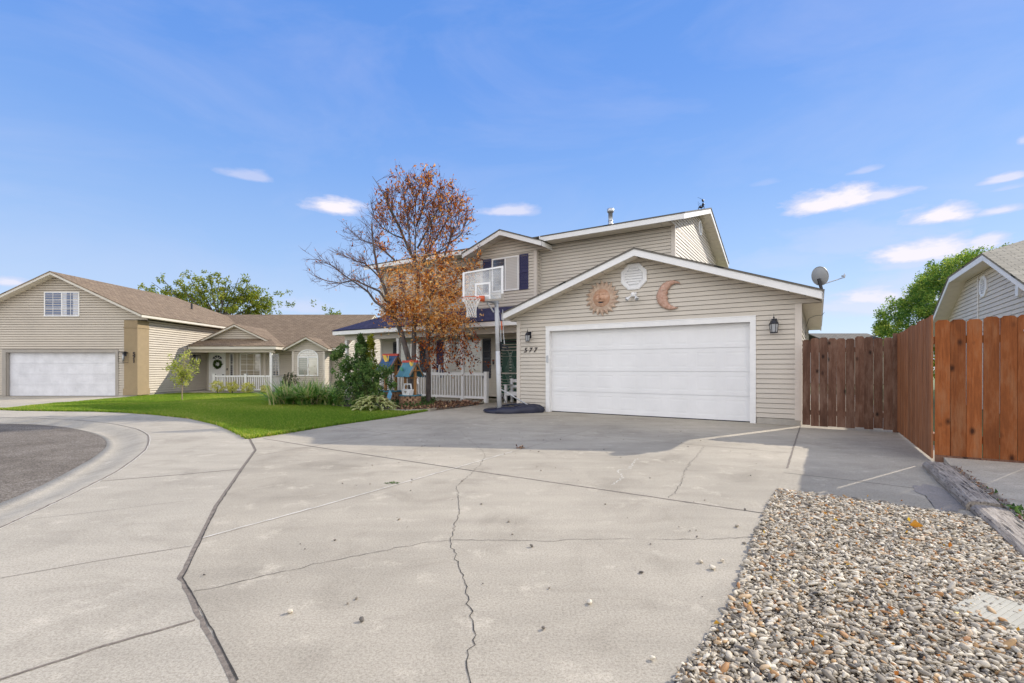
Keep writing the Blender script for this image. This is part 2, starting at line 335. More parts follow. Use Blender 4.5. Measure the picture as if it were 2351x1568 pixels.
def sheet(name, poly, z, mat, label=None, drape=False, parent=None, step=1.5, kind='structure', thick=0):
    bm = bmesh.new(); vs = [bm.verts.new((x, y, 0)) for x, y in poly]
    for tr in tessellate_polygon([[Vector((x, y, 0)) for x, y in poly]]):
        try: bm.faces.new([vs[i] for i in tr])
        except ValueError: pass
    if drape:
        xs = [p[0] for p in poly]; ys = [p[1] for p in poly]
        for lo, hi, ax in ((max(min(xs), -32), min(max(xs), 0), 0), (max(min(ys), 5), min(max(ys), 32), 1)):
            t = lo + step
            while t < hi:
                nrm = (1, 0, 0) if ax == 0 else (0, 1, 0); co = (t, 0, 0) if ax == 0 else (0, t, 0)
                bmesh.ops.bisect_plane(bm, geom=bm.verts[:] + bm.edges[:] + bm.faces[:], plane_co=co, plane_no=nrm); t += step
    if thick:
        r = bmesh.ops.extrude_face_region(bm, geom=bm.faces[:])
        for v in r['geom']:
            if isinstance(v, bmesh.types.BMVert): v.co.z += thick
    for v in bm.verts: v.co.z += z + (float(gz(v.co.x, v.co.y)) if drape else 0)
    bmesh.ops.recalc_face_normals(bm, faces=bm.faces[:])
    if not thick:
        for f in bm.faces:
            if f.normal.z < 0: f.normal_flip()
    me = bpy.data.meshes.new(name); bm.to_mesh(me); bm.free(); me.materials.append(mat)
    o = link(name, me, parent)
    if kind and not parent: o['kind'] = kind
    return o
def strip(name, pts, width, z, mat, parent, wob=0.0, sub=1, taper=False):
    """thin ribbon lying on the paving along a polyline"""
    P = [Vector((p[0], p[1])) for p in pts]; Q = []
    for i in range(len(P) - 1):
        n = max(1, int((P[i + 1] - P[i]).length / (.035 if wob > .004 else .06))) if wob else sub
        for k in range(n): Q.append(P[i].lerp(P[i + 1], k / n))
    Q.append(P[-1])
    mb = MB(); vs = []
    for i, p in enumerate(Q):
        d = (Q[min(i + 1, len(Q) - 1)] - Q[max(i - 1, 0)]).normalized(); nn = Vector((-d.y, d.x))
        w = (width[0] + (width[1] - width[0]) * i / (len(Q) - 1) if hasattr(width, '__len__') else width); w *= 1 + (random.uniform(-.4, .5) if wob and w < .012 else random.uniform(-.13, .13))
        p = p + nn * random.gauss(0, wob) if 0 < i < len(Q) - 1 else p
        zz = (z - .0035 if z < .01 else z) + float(gz(p.x, p.y))
        vs += [(p.x + nn.x * w / 2, p.y + nn.y * w / 2, zz), (p.x - nn.x * w / 2, p.y - nn.y * w / 2, zz)]
    mb.add(vs, [(2 * i, 2 * i + 1, 2 * i + 3, 2 * i + 2) for i in range(len(Q) - 1)])
    return mb.build(name, mat, parent)
class Wall:
    """a vertical wall plane: origin o, direction s, outward normal n (all in the parent's xy)"""
    def __init__(w, o, s, n): w.o = Vector(o); w.s = Vector(s); w.n = Vector(n)
    def p(w, s, z, d=0.0): q = w.o + w.s * s + w.n * d; return Vector((q.x, q.y, z))
    def box(w, mb, s0, s1, z0, z1, d0, d1, r=None):
        mb.hexa([w.p(s0, z0, d0), w.p(s1, z0, d0), w.p(s1, z0, d1), w.p(s0, z0, d1)], [w.p(s0, z1, d0), w.p(s1, z1, d0), w.p(s1, z1, d1), w.p(s0, z1, d1)], r)
    def span(w, poly, z):
        xs = []
        for i in range(len(poly)):
            (s1, z1), (s2, z2) = poly[i - 1], poly[i]
            if (z1 - z) * (z2 - z) <= 0 and abs(z1 - z2) > 1e-9: xs.append(s1 + (s2 - s1) * (z - z1) / (z2 - z1))
        return (min(xs), max(xs)) if xs else None
    def siding(w, mb, poly, exp=.1016, proud=.017, z0=None, seams=True, groove=.0105):
        lo = min(p[1] for p in poly); hi = max(p[1] for p in poly); z = lo if z0 is None else z0; k = 0
        while z < hi - 1e-4:
            a = w.span(poly, min(max(z, lo + 1e-5), hi - 1e-5)); zt = min(z + exp, hi - 1e-5); b = w.span(poly, zt)
            if a and b:
                cuts = []
                if seams and (a[1] - a[0]) > 3:
                    x = a[0] + random.uniform(.5, 3.6)
                    while x < min(a[1], b[1]) - .5:
                        if x > max(a[0], b[0]) + .3: cuts.append(x)
                        x += 3.66
                ss = [a[0]] + cuts + [a[1]]; tt = [b[0]] + cuts + [b[1]]
                for i in range(len(ss) - 1):
                    e = .0022 * (i % 2); rr = random.random()
                    zg = min(z + groove, zt)
                    mb.poly([w.p(ss[i], zg, proud + e), w.p(ss[i + 1], zg, proud + e), w.p(tt[i + 1], zt, .003 + e), w.p(tt[i], zt, .003 + e)], r=rr)
                    mb.poly([w.p(ss[i], zg, proud + e), w.p(ss[i], zg, -.045), w.p(ss[i + 1], zg, -.045), w.p(ss[i + 1], zg, proud + e)], r=rr)
                    mb.poly([w.p(ss[i], z, -.045), w.p(ss[i + 1], z, -.045), w.p(ss[i + 1], zg, -.045), w.p(ss[i], zg, -.045)], r=rr)
                    mb.poly([w.p(ss[i], z, .003), w.p(ss[i], z, -.045), w.p(ss[i + 1], z, -.045), w.p(ss[i + 1], z, .003)], r=rr)
            z += exp; k += 1
        mb.poly([w.p(s, zz, -.05) for s, zz in poly])
def rail_boards(wall, mb, n_pts, t, h, d):
    for i in range(len(n_pts) - 1):
        (s0, z0), (s1, z1) = n_pts[i], n_pts[i + 1]
        mb.hexa([wall.p(s0, z0 - h, d), wall.p(s1, z1 - h, d), wall.p(s1, z1 - h, d + t), wall.p(s0, z0 - h, d + t)], [wall.p(s0, z0, d), wall.p(s1, z1, d), wall.p(s1, z1, d + t), wall.p(s0, z0, d + t)])
def roof_plane(mb, eL, eR, rR, rL, thick=.045):
    """shingled slab: eave left, eave right, ridge right, ridge left (may be a triangle)"""
    q = [Vector(p) for p in (eL, eR, rR, rL)]; e = (q[1] - q[0]).normalized(); nrm = (q[1] - q[0]).cross(q[3] - q[0] if (q[3] - q[0]).length > .01 else q[2] - q[0]).normalized()
    if nrm.z < 0: nrm = -nrm
    up = nrm.cross(e)
    if up.z < 0: up = -up
    uv = [((p - q[0]).dot(e), (p - q[0]).dot(up)) for p in q]
    dn = nrm * -thick; n = len(mb.v)
    mb.poly(q, uv); low = [p + dn for p in q]; mb.poly(low[::-1], uv[::-1])
    for i in range(4):
        j = (i + 1) % 4
        if (q[i] - q[j]).length > .01: mb.poly([q[j], q[i], low[i], low[j]], [(0, 0), (.3, 0), (.3, .04), (0, .04)])
def soffit(mb, p0, p1, w, pitch=.30, t=.012, gap=.012):
    """panels between p0 and p1, width vector w"""
    p0 = Vector(p0); p1 = Vector(p1); w = Vector(w); n = max(1, round((p1 - p0).length / pitch)); d = (p1 - p0) / n
    up = Vector((0, 0, t)); g = d.normalized() * gap
    for i in range(n):
        a = p0 + d * i; b = a + d - g
        mb.hexa([a, b, b + w, a + w], [a + up, b + up, b + w + up, a + w + up])
def text_mesh(name, txt, size, mat, parent, loc, rot, shear=0, extrude=.006, bold=.0):
    cu = bpy.data.curves.new(name, 'FONT'); cu.body = txt; cu.size = size; cu.extrude = extrude; cu.shear = shear; cu.offset = bold
    cu.align_x = 'CENTER'; cu.align_y = 'CENTER'
    t = bpy.data.objects.new(name, cu); COL.objects.link(t); bpy.context.view_layer.update()
    me = bpy.data.meshes.new_from_object(t.evaluated_get(bpy.context.evaluated_depsgraph_get()))
    bpy.data.objects.remove(t); me.materials.clear(); me.materials.append(mat)
    o = link(name, me, parent); o.location = loc; o.rotation_euler = rot; return o

def boxes(name, mat, parent, lst):
    for q in lst: mb = MB(); mb.box(*q); mb.build(name, mat, parent)
def wboxes(name, mat, parent, w, lst):
    for q in lst: mb = MB(); w.box(mb, *q); mb.build(name, mat, parent)

TAUPE = pmat('taupe_fascia', (.62, .58, .50), .5, .06)

TWIGR = pmat('reddish_twig_bark', (.13, .072, .06), .9, .3, 9)
SKY_DUST, SKY_STR, SUN_E, EXPO = .3, .12, 3.4, .56
SKYK = 1 / (SKY_STR * 2 ** EXPO); CLOUD = tuple(SKYK * x for x in (.99, .94, 1.0)); FILL_CLOUD = tuple(SKYK * x for x in (2.5, 2.42, 2.32))
def PA(px, py, a):
    t = (px - CX) / F; ax = C0[0] + a * UX; ay = C0[1] + a * UY
    b = (t * ay - ax) / (VX - t * VY); return b, H + (HY - py) * (ay + b * VY) / F
def rebase(root, loc):
    """move the empty to loc while leaving every descendant where it stands"""
    loc = Vector(loc); T = Matrix.Translation(-loc); done = set()
    for c in root.children:
        if c.location.length > 1e-6: c.location = c.location - loc; continue
        for o in [c] + list(c.children_recursive):
            if o.type == 'MESH' and o.data.name not in done:
                if o.location.length > 1e-6: o.location = o.location - loc; continue
                o.data.transform(T); done.add(o.data.name)
    root.location = root.location + loc
def gable_roof(parent, ax, c, half, ze, zr, t0, t1, w0, w1, wh, rmat, fmat=WHITE, smat=SOFF, fh=.15, ends=(1, 0), eaves=(1, 1), name='roof', slabs=(1, 1), epitch=.1, cut=None):
    """ridge along y (ax='y') at x=c, or along x; rakes at t0/t1, gable walls at w0/w1, side walls at c+-wh"""
    M = (lambda s, t, z: Vector((s, t, z))) if ax == 'y' else (lambda s, t, z: Vector((t, s, z)))
    sl = (zr - ze) / half; mb = MB(); fb = MB(); sb = MB(); d = 1 if t1 > t0 else -1; th = .035
    for k, sgn in enumerate((-1, 1)):
        e = c + sgn * (half + .02); zz = ze - .02 * sl
        segs = [(t0, t1)]
        if cut and k == 0:
            ca, cb, ci = cut; zi = zr - abs(c - ci) * sl; segs = [(t0, ca), (cb, t1)]
            roof_plane(mb, M(ci, t0 - .02 * d, zi), M(ci, t1 + .02 * d, zi), M(c, t1 + .02 * d, zr), M(c, t0 - .02 * d, zr), th)
            roof_plane(mb, M(e, t0 - .02 * d, zz), M(e, ca, zz), M(ci, ca, zi), M(ci, t0 - .02 * d, zi), th); roof_plane(mb, M(e, cb, zz), M(e, t1 + .02 * d, zz), M(ci, t1 + .02 * d, zi), M(ci, cb, zi), th)
        elif slabs[k]: roof_plane(mb, M(e, t0 - .02 * d, zz), M(e, t1 + .02 * d, zz), M(c, t1 + .02 * d, zr), M(c, t0 - .02 * d, zr), th)
        e = c + sgn * half; T0, T1, W0, W1 = t0, t1, w0, w1
        for t0, t1 in (segs if eaves[k] else ()):
            w0, w1 = (W0 if t0 == T0 else t0), (W1 if t1 == T1 else t1)
            fb.hexa([M(e, t0, ze - th - fh), M(e, t1, ze - th - fh), M(e - sgn * .025, t1, ze - th - fh), M(e - sgn * .025, t0, ze - th - fh)], [M(e, t0, ze - th), M(e, t1, ze - th), M(e - sgn * .025, t1, ze - th), M(e - sgn * .025, t0, ze - th)])
            ws = c + sgn * wh
            if abs(e - ws) > .05: soffit(sb, M(ws, min(w0, w1), ze - th - fh + .012), M(ws, max(w0, w1), ze - th - fh + .012), M(e - sgn * .026, 0, 0) - M(ws, 0, 0), epitch, .01, .007)
        t0, t1, w0, w1 = T0, T1, W0, W1
        for q, (tt, ww) in enumerate(((t0, w0), (t1, w1))):
            if not ends[q]: continue
            g = d if q == 0 else -d; a, b = tt, tt + g * .025
            ea = c + sgn * (half if not eaves[k] else half + .001)
            fb.hexa([M(ea, a, ze - th - fh - .004), M(c, a, zr - th - fh - .004), M(c, b, zr - th - fh - .004), M(ea, b, ze - th - fh - .004)], [M(ea, a, ze - th - .002), M(c, a, zr - th - .002), M(c, b, zr - th - .002), M(ea, b, ze - th - .002)])
            if abs(ww - tt) > .08: soffit(sb, M(e - sgn * .03, b, ze - th - fh + .02 + .03 * sl), M(c, b, zr - th - fh + .02), M(0, ww - b, 0), .30, .012, .014)
    r = mb.build(name, rmat, parent); fb.build('fascia', fmat, parent)
    if sb.v: sb.build('soffit', smat, parent)
    return r
def window(parent, w, s0, s1, z0, z1, pane, cols=1, rows=1, fw=.055, d=.03, mat=None, sashes=1, panes=None, name='window'):
    mat = mat or WHITE; mb = MB()
    w.box(mb, s0, s1, z0, z0 + fw, 0, d + .012); w.box(mb, s0, s1, z1 - fw, z1, 0, d); w.box(mb, s0, s0 + fw, z0 + fw, z1 - fw, 0, d); w.box(mb, s1 - fw, s1, z0 + fw, z1 - fw, 0, d)
    for k in range(1, sashes):
        x = s0 + (s1 - s0) * k / sashes; w.box(mb, x - .025, x + .025, z0 + fw, z1 - fw, 0, d - .004)
    for k in range(sashes):
        a = s0 + (s1 - s0) * k / sashes; b = s0 + (s1 - s0) * (k + 1) / sashes
        for i in range(1, cols): x = a + (b - a) * i / cols; w.box(mb, x - .009, x + .009, z0 + fw, z1 - fw, 0, .022)
        for j in range(1, rows): z = z0 + (z1 - z0) * j / rows; w.box(mb, a + .02, b - .02, z - .009, z + .009, 0, .0215)
    f = mb.build(name, mat, parent)
    for k in range(sashes):
        a = s0 + (s1 - s0) * k / sashes + (fw if k == 0 else .025); b = s0 + (s1 - s0) * (k + 1) / sashes - (fw if k == sashes - 1 else .025)
        g = MB(); w.box(g, a, b, z0 + fw, z1 - fw, 0, .0165); g.build('pane', (panes or [pane] * sashes)[k], f)
    return f
def shutter(parent, w, s0, s1, z0, z1, mat, label=None):
    mb = MB(); t = .022; fr = .035
    for a, b, c, e in ((s0, s0 + fr, z0, z1), (s1 - fr, s1, z0, z1), (s0 + fr, s1 - fr, z0, z0 + .05), (s0 + fr, s1 - fr, z1 - .05, z1), (s0 + fr, s1 - fr, (z0 + z1) / 2 - .03, (z0 + z1) / 2 + .03)): w.box(mb, a, b, c, e, 0, t + .014)
    z = z0 + .05
    while z < z1 - .08:
        mb.hexa([w.p(s0 + fr, z, .016), w.p(s1 - fr, z, .016), w.p(s1 - fr, z, .03), w.p(s0 + fr, z, .03)], [w.p(s0 + fr, z + .03, .003), w.p(s1 - fr, z + .03, .003), w.p(s1 - fr, z + .034, .017), w.p(s0 + fr, z + .034, .017)]); z += .036
    w.box(mb, s0 + fr, s1 - fr, z0 + .05, z1 - .05, 0, .004)
    return mb.build('shutter', mat, parent)
def garage_door(parent, w, s0, s1, z0, z1, d, mat, ncol=8, nsec=4):
    mb = MB(); hs = (z1 - z0) / nsec
    for j in range(nsec):
        a0 = z0 + j * hs + (.004 if j else 0); a1 = z0 + (j + 1) * hs - .004; cw = (s1 - s0) / ncol
        for i in range(ncol):
            b0 = s0 + i * cw; b1 = b0 + cw
            def ring(k, dd): return [w.p(b0 + k * 1.0, a0 + k, d + dd), w.p(b1 - k, a0 + k, d + dd), w.p(b1 - k, a1 - k, d + dd), w.p(b0 + k, a1 - k, d + dd)]
            R = [ring(0, 0), ring(.085, 0), ring(.100, -.0022), ring(.122, -.0022), ring(.142, -.0004)]
            n = len(mb.v); mb.add([p for r in R for p in r], [(k * 4 + i2, k * 4 + (i2 + 1) % 4, k * 4 + 4 + (i2 + 1) % 4, k * 4 + 4 + i2) for k in range(4) for i2 in range(4)] + [(16, 17, 18, 19)])
        w.box(mb, s0, s1, a0 - .008, a0, d - .03, d - .012)
    w.box(mb, s0, s1, z0, z1, d - .05, d - .02)
    o = mb.build('garage_door', mat, parent)
    sb = MB(); w.box(sb, s0 + .01, s1 - .01, z0 - .03, z0 - .002, d - .04, d + .002); sb.build('bottom_seal', BLACKP, o)
    return o
def octvent(parent, w, s, z, rs, rz, mat=None, name='gable_vent'):
    mb = MB(); mat = mat or PLASTW
    def ring(k, d): return [w.p(s + rs * k * math.cos(PI / 8 + i * PI / 4), z + rz * k * math.sin(PI / 8 + i * PI / 4), d) for i in range(8)]
    R = [ring(1.08, .0), ring(1.08, .035), ring(1.0, .045), ring(.74, .045), ring(.70, .02)]
    mb.add([p for r in R for p in r], [(k * 8 + i, k * 8 + (i + 1) % 8, k * 8 + 8 + (i + 1) % 8, k * 8 + 8 + i) for k in range(4) for i in range(8)] + [tuple(range(32, 40))])
    for i in range(6):
        zz = z + rz * (-.56 + .2 * i); hw = rs * .7 * min(1, (1.32 - abs(-.46 + .2 * i) * 1.0)) * .93
        if abs(-.46 + .2 * i) > .42: hw *= .78
        mb.hexa([w.p(s - hw, zz, .04), w.p(s + hw, zz, .04), w.p(s + hw, zz, .048), w.p(s - hw, zz, .048)], [w.p(s - hw, zz + rz * .17, .02), w.p(s + hw, zz + rz * .17, .02), w.p(s + hw, zz + rz * .18, .03), w.p(s - hw, zz + rz * .18, .03)])
    return mb.build(name, mat, parent)

# ================================================================ the house at 577
HOUSE = thing('family_house', 'two storey beige vinyl house with wide white garage door and navy shutters, numbered 577', 'house', W(0, 0), HROT)
EXP = .1006
wf = Wall((0, 0, 0), (1, 0, 0), (0, -1, 0)); mb = MB()
DL, DR, DT = -5.66, -.91, 2.12
wf.siding(mb, [(-6.65, .12), (DL - .11, .12), (DL - .11, 2.2326), (-6.65, 2.2326)], EXP); wf.siding(mb, [(DR + .11, .12), (0, .12), (0, 2.2326), (DR + .11, 2.2326)], EXP)
wf.siding(mb, [(-6.65, 2.2326), (0, 2.2326), (0, 2.4338), (-6.65, 2.4338)], EXP); wf.siding(mb, [(-6.90, 2.4338), (.36, 2.4338), (.36, 2.475), (-3.27, 3.765), (-6.90, 2.475)], EXP)
ws = Wall((0, 0, 0), (0, 1, 0), (1, 0, 0)); ws.siding(mb, [(0, .12), (8.5, .12), (8.5, 2.46), (0, 2.46)], EXP)
wl = Wall((-6.65, 0, 0), (0, 1, 0), (-1, 0, 0)); wl.siding(mb, [(0, .12), (3, .12), (3, 2.46), (0, 2.46)], EXP)
mb.box(-6.6, -.05, 8.4, 8.5, .1, 2.6); mb.build('garage_wall', SID, HOUSE)
mb = MB(); mb.box(-.10, .022, -.024, 0, .10, 2.44); mb.box(0, .022, 0, .09, .10, 2.44); mb.build('corner_trim', TRIM, HOUSE)
mb = MB(); mb.box(-6.672, -6.56, -.024, 0, .10, 2.44); mb.box(-6.672, -6.66, 0, .09, .1, 2.44); mb.build('corner_trim', TRIM, HOUSE)
boxes('foundation', FOUND, HOUSE, ((-6.64, DL - .12, -.008, .2, -.1, .118), (DR + .12, .004, -.008, .2, -.1, .118), (-.2, .004, .2, 8.5, -.1, .118), (-6.64, -6.5, .2, 3, -.1, .118)))
garage_door(HOUSE, wf, DL, DR, .02, DT, -.10, DOORW)
mb = MB(); wf.box(mb, DL - .11, DL, 0, DT + .11, -.14, .03); wf.box(mb, DR, DR + .11, 0, DT + .11, -.14, .03); wf.box(mb, DL, DR, DT, DT + .11, -.14, .03)
wf.box(mb, DL - .115, DR + .115, DT + .11, DT + .13, 0, .036); mb.build('door_casing', WHITE, HOUSE)
mb = MB(); wf.box(mb, DL - .085, DL - .03, 1.30, 1.48, .03, .05); mb.build('door_keypad', GREYP, HOUSE)
gable_roof(HOUSE, 'y', -3.27, 3.65, 2.64, 3.92, -.40, 8.9, 0, 8.5, 3.27, SHING_G)
octvent(HOUSE, wf, -3.40, 3.32, .315, .31)
# main two storey block
wm = Wall((0, 3, 0), (1, 0, 0), (0, -1, 0)); mb = MB(); wm.siding(mb, [(-15.3, .12), (-3.2, .12), (-3.2, 5.25), (-15.3, 5.25)])
wr = Wall((-3.2, 0, 0), (0, 1, 0), (1, 0, 0)); wr.siding(mb, [(3, 2.2), (9.6, 2.2), (9.6, 5.25), (3, 5.25)], z0=2.152); wr.siding(mb, [(2.55, 5.25), (10.01, 5.25), (10.01, 5.30), (6.28, 6.455), (2.55, 5.30)])
wlm = Wall((-15.3, 0, 0), (0, 1, 0), (-1, 0, 0)); wlm.siding(mb, [(3, .12), (9.6, .12), (9.6, 5.25), (3, 5.25)]); wlm.siding(mb, [(2.55, 5.25), (10.01, 5.25), (10.01, 5.30), (6.28, 6.455), (2.55, 5.30)])
mb.box(-15.2, -3.3, 9.5, 9.6, 0, 5.3); mb.build('main_wall', SID, HOUSE)
gable_roof(HOUSE, 'x', 6.28, 3.85, 5.43, 6.62, -2.80, -15.72, -3.2, -15.3, 3.3, SHING_G, ends=(1, 1), epitch=.3, cut=(-7.30, -10.38, 2.98))
mb = MB(); mb.box(-3.29, -3.176, 2.976, 3.0, 2.3, 5.25); mb.box(-3.2, -3.176, 3.0, 3.09, 2.3, 5.25); mb.build('corner_trim', TRIM, HOUSE)
boxes('corner_trim', TRIM, HOUSE, ((-15.324, -15.21, 2.976, 3, .12, 5.25),))
mb = MB(); mb.hexa([(-7.335, 2.415, 5.238), (-7.29, 2.415, 5.238), (-7.29, 3.0, 5.238), (-7.335, 3.0, 5.238)], [(-7.335, 2.415, 5.425), (-7.29, 2.415, 5.425), (-7.29, 3.0, 5.60), (-7.335, 3.0, 5.60)]); mb.build('eave_return', WHITE, HOUSE)
ocvent = octvent(HOUSE, wr, 6.45, 6.03, .27, .26)
# gabled window bump-out upstairs
wb = Wall((0, 2.7, 0), (1, 0, 0), (0, -1, 0)); mb = MB(); wb.siding(mb, [(-9.98, 3.0), (-7.6, 3.0), (-7.6, 5.06), (-9.98, 5.06)], z0=2.978); wb.siding(mb, [(-10.35, 5.06), (-7.22, 5.06), (-7.22, 5.10), (-8.785, 5.685), (-10.35, 5.10)])
wbs = Wall((-7.6, 0, 0), (0, 1, 0), (1, 0, 0)); wbs.siding(mb, [(2.7, 2.7), (3, 2.7), (3, 5.08), (2.7, 5.08)], seams=False); mb.build('bump_out_wall', SID, HOUSE)
gable_roof(HOUSE, 'y', -8.785, 1.62, 5.25, 5.84, 2.28, 4.3, 2.7, 3.0, 1.19, SHING_G, name='bump_out_roof')
mb = MB(); mb.box(-7.69, -7.578, 2.676, 2.7, 2.9, 5.06); mb.box(-7.6, -7.578, 2.7, 2.76, 2.9, 5.06); mb.build('corner_trim', TRIM, HOUSE); boxes('corner_trim', TRIM, HOUSE, ((-7.6, -7.57, 2.955, 2.984, 2.9, 5.1),))
window(HOUSE, wb, -9.38, -8.27, 3.80, 4.98, None, sashes=2, panes=[GLASSD, BLINDG], fw=.05); shutter(HOUSE, wb, -8.24, -7.90, 3.80, 4.99, NAVY); shutter(HOUSE, wb, -9.76, -9.41, 3.80, 4.99, NAVY)
window(HOUSE, wm, -13.85, -12.85, 3.80, 4.98, BLINDG, sashes=2); shutter(HOUSE, wm, -14.22, -13.88, 3.8, 4.99, NAVY); shutter(HOUSE, wm, -12.82, -12.48, 3.8, 4.99, NAVY)
# porch
mb = MB(); mb.hexa([(-16.25, 1.3, 2.66 - .18), (-6.95, 1.3, 2.66 - .18), (-6.95, 1.325, 2.66 - .18), (-16.25, 1.325, 2.66 - .18)], [(-16.25, 1.3, 2.628), (-6.95, 1.3, 2.628), (-6.95, 1.325, 2.628), (-16.25, 1.325, 2.628)])
mb.box(-16.25, -16.225, 1.325, 4.7, 2.48, 2.628); mb.build('fascia', WHITE, HOUSE)
mb = MB(); roof_plane(mb, (-16.28, 1.27, 2.655), (-6.62, 1.27, 2.655), (-6.62, 3.0, 3.40), (-14.80, 3.0, 3.40), .03); roof_plane(mb, (-16.28, 4.7, 2.655), (-16.28, 1.27, 2.655), (-14.80, 3.0, 3.40), (-14.80, 4.7, 3.40), .03); mb.build('porch_roof', SHING_P, HOUSE)
mb = MB(); soffit(mb, (-16.2, 1.33, 2.47), (-6.68, 1.33, 2.47), (0, 1.66, 0), .4, .012, .01); mb.build('porch_ceiling', SOFF, HOUSE)
mb = MB(); mb.box(-15.96, -6.68, 1.66, 1.80, 2.27, 2.468); mb.build('porch_beam', TRIM, HOUSE)
for a in (-15.9, -12.98, -9.92):
    mb = MB(); mb.box(a - .05, a + .05, 1.68, 1.78, .05, 2.268); mb.box(a - .065, a + .065, 1.665, 1.795, .05, .16); mb.box(a - .065, a + .065, 1.665, 1.795, 2.16, 2.266); mb.build('porch_post', WHITE, HOUSE)
mb = MB(); mb.box(-16.0, -9.0, 1.55, 3.0, -.1, .07); mb.build('porch_floor', CONC2, HOUSE)
window(HOUSE, wm, -11.83, -10.02, .94, 2.18, None, sashes=2, panes=[BLINDG, PALEG]); shutter(HOUSE, wm, -9.99, -9.64, .78, 2.22, DARKSH); shutter(HOUSE, wm, -12.20, -11.86, .78, 2.22, NAVY)
window(HOUSE, wm, -14.2, -13.1, .94, 2.18, None, sashes=2, panes=[GRNG, BLINDG]); shutter(HOUSE, wm, -14.57, -14.23, .78, 2.22, DARKSH); shutter(HOUSE, wm, -13.07, -12.73, .78, 2.22, DARKSH)
mb = MB(); wm.box(mb, -9.36, -9.25, .05, 2.26, 0, .03); wm.box(mb, -8.35, -8.24, .05, 2.26, 0, .03); wm.box(mb, -9.25, -8.35, 2.2, 2.26, 0, .03); mb.build('door_frame', TRIM, HOUSE)
mb = MB(); wm.box(mb, -9.25, -8.35, .06, 2.2, 0, .012)
for z0, z1 in ((.25, .9), (1.0, 1.75)):
    for s in (-9.15, -8.76): wm.box(mb, s, s + .3, z0, z1, .012, .018)
door = mb.build('front_door', GREEN, HOUSE)
mb = MB(); wm.box(mb, -9.25, -9.2, .08, 2.1, .02, .045); wm.box(mb, -8.4, -8.35, .08, 2.1, .02, .045); wm.box(mb, -9.2, -8.4, 2.05, 2.1, .02, .044); wm.box(mb, -9.2, -8.4, .08, .2, .02, .044); mb.build('storm_door_frame', BLACKP, door)
mb = MB()
for k in range(4):
    for sg in (-1, 1):
        pts = [wm.p(-8.80 + sg * (.34 - .05 * k) * math.sin(t * PI) * (1 if t < .55 else .8) - sg * .12, .35 + 1.45 * t, .03) for t in np.linspace(.02, .98, 14)]
        mb.tube(pts, .004, 4)
mb.build('leaded_curve', LEADL, door)
mb = MB(); wm.box(mb, -9.19, -9.15, 1.0, 1.2, .045, .06); mb.tube([wm.p(-9.17, 1.07, .06), wm.p(-9.17, 1.07, .10), wm.p(-9.11, 1.07, .10)], .012, 6); mb.build('door_handle', STEEL, door)
mb = MB(); wm.box(mb, -9.56, -9.50, 1.28, 1.46, 0, .03); mb.build('doorbell', BLACKP, HOUSE)
mb = MB(); zr = 6.21; mb.lathe([(.11, zr - .05), (.10, zr + .02), (.075, zr + .06), (.075, zr + .42), (.085, zr + .42), (.11, zr + .44), (.12, zr + .47), (.12, zr + .55), (.10, zr + .57)], 16, (-5.9, 5.0, 0)); mb.lathe([(.085, zr + .12), (.085, zr + .15)], 16, (-5.9, 5.0, 0)); mb.build('flue_pipe', STEEL, HOUSE, True)
mb = MB(); mb.tube([(.02, 3.4, 1.2), (.03, 3.2, 2.2), (.1, 3.0, 2.40), (.24, 2.8, 2.44), (.38, 2.7, 2.44), (.42, 2.7, 2.5)], .006, 5); mb.build('cable', BLACKP, HOUSE)

# ================================================================ neighbour's house at 571
NB = thing('tan_house', 'tan house with brown shingle roof, scuffed garage door and small railed porch, numbered 571', 'house')
wn = Wall((0, 22, 0), (1, 0, 0), (0, -1, 0))
def alt_siding(w, mb, poly, z0=None):
    w.siding(mb, poly, .111, .02, z0, True, .030)
mb = MB(); alt_siding(wn, mb, [(-24.35, -.1), (-23.24, -.1), (-23.24, 2.01), (-24.35, 2.01)]); alt_siding(wn, mb, [(-17.94, -.1), (-17.66, -.1), (-17.66, 2.01), (-17.94, 2.01)])
alt_siding(wn, mb, [(-24.35, 2.009), (-17.66, 2.009), (-17.66, 3.34), (-24.35, 3.34)]); alt_siding(wn, mb, [(-24.75, 3.34), (-16.65, 3.34), (-16.65, 3.46), (-20.7, 5.38), (-24.75, 3.46)])
wn2 = Wall((-17.1, 0, 0), (0, 1, 0), (1, 0, 0)); alt_siding(wn2, mb, [(22.64, -.05), (29.5, -.05), (29.5, 3.4), (22.64, 3.4)])
mb.box(-24.4, -24.3, 22, 34, -.2, 3.4); mb.box(-24.3, -17.2, 33.9, 34, -.2, 3.4); mb.build('garage_wall', SIDN, NB)
mb = MB(); mb.box(-17.66, -17.05, 21.95, 22.65, .22, 3.33); mb.box(-17.69, -17.02, 21.92, 22.67, -.08, .22); mb.box(-17.69, -17.03, 21.925, 22.66, 2.98, 3.02); mb.build('corner_pilaster', STUC, NB)
boxes('foundation', FOUND, NB, ((-24.3, -23.25, 21.99, 22.3, -.4, -.1), (-17.94, -17.1, 21.97, 22.3, -.4, -.08), (-17.3, -17.09, 22.6, 27, -.4, -.05)))
garage_door(NB, wn, -23.07, -18.08, -.12, 1.86, -.12, DOORN)
mb = MB(); wn.box(mb, -23.24, -23.07, -.13, 2.0, -.15, .03); wn.box(mb, -18.08, -17.94, -.13, 2.0, -.15, .03); wn.box(mb, -23.07, -18.08, 1.86, 2.0, -.15, .03); wn.box(mb, -23.07, -23.03, -.13, 1.86, -.10, -.02); mb.build('door_casing', GREYT, NB)
gable_roof(NB, 'y', -20.7, 4.1, 3.58, 5.5, 21.6, 29.6, 22, 29.6, 3.62, SHING_B, TAUPE, SOFF, .11)
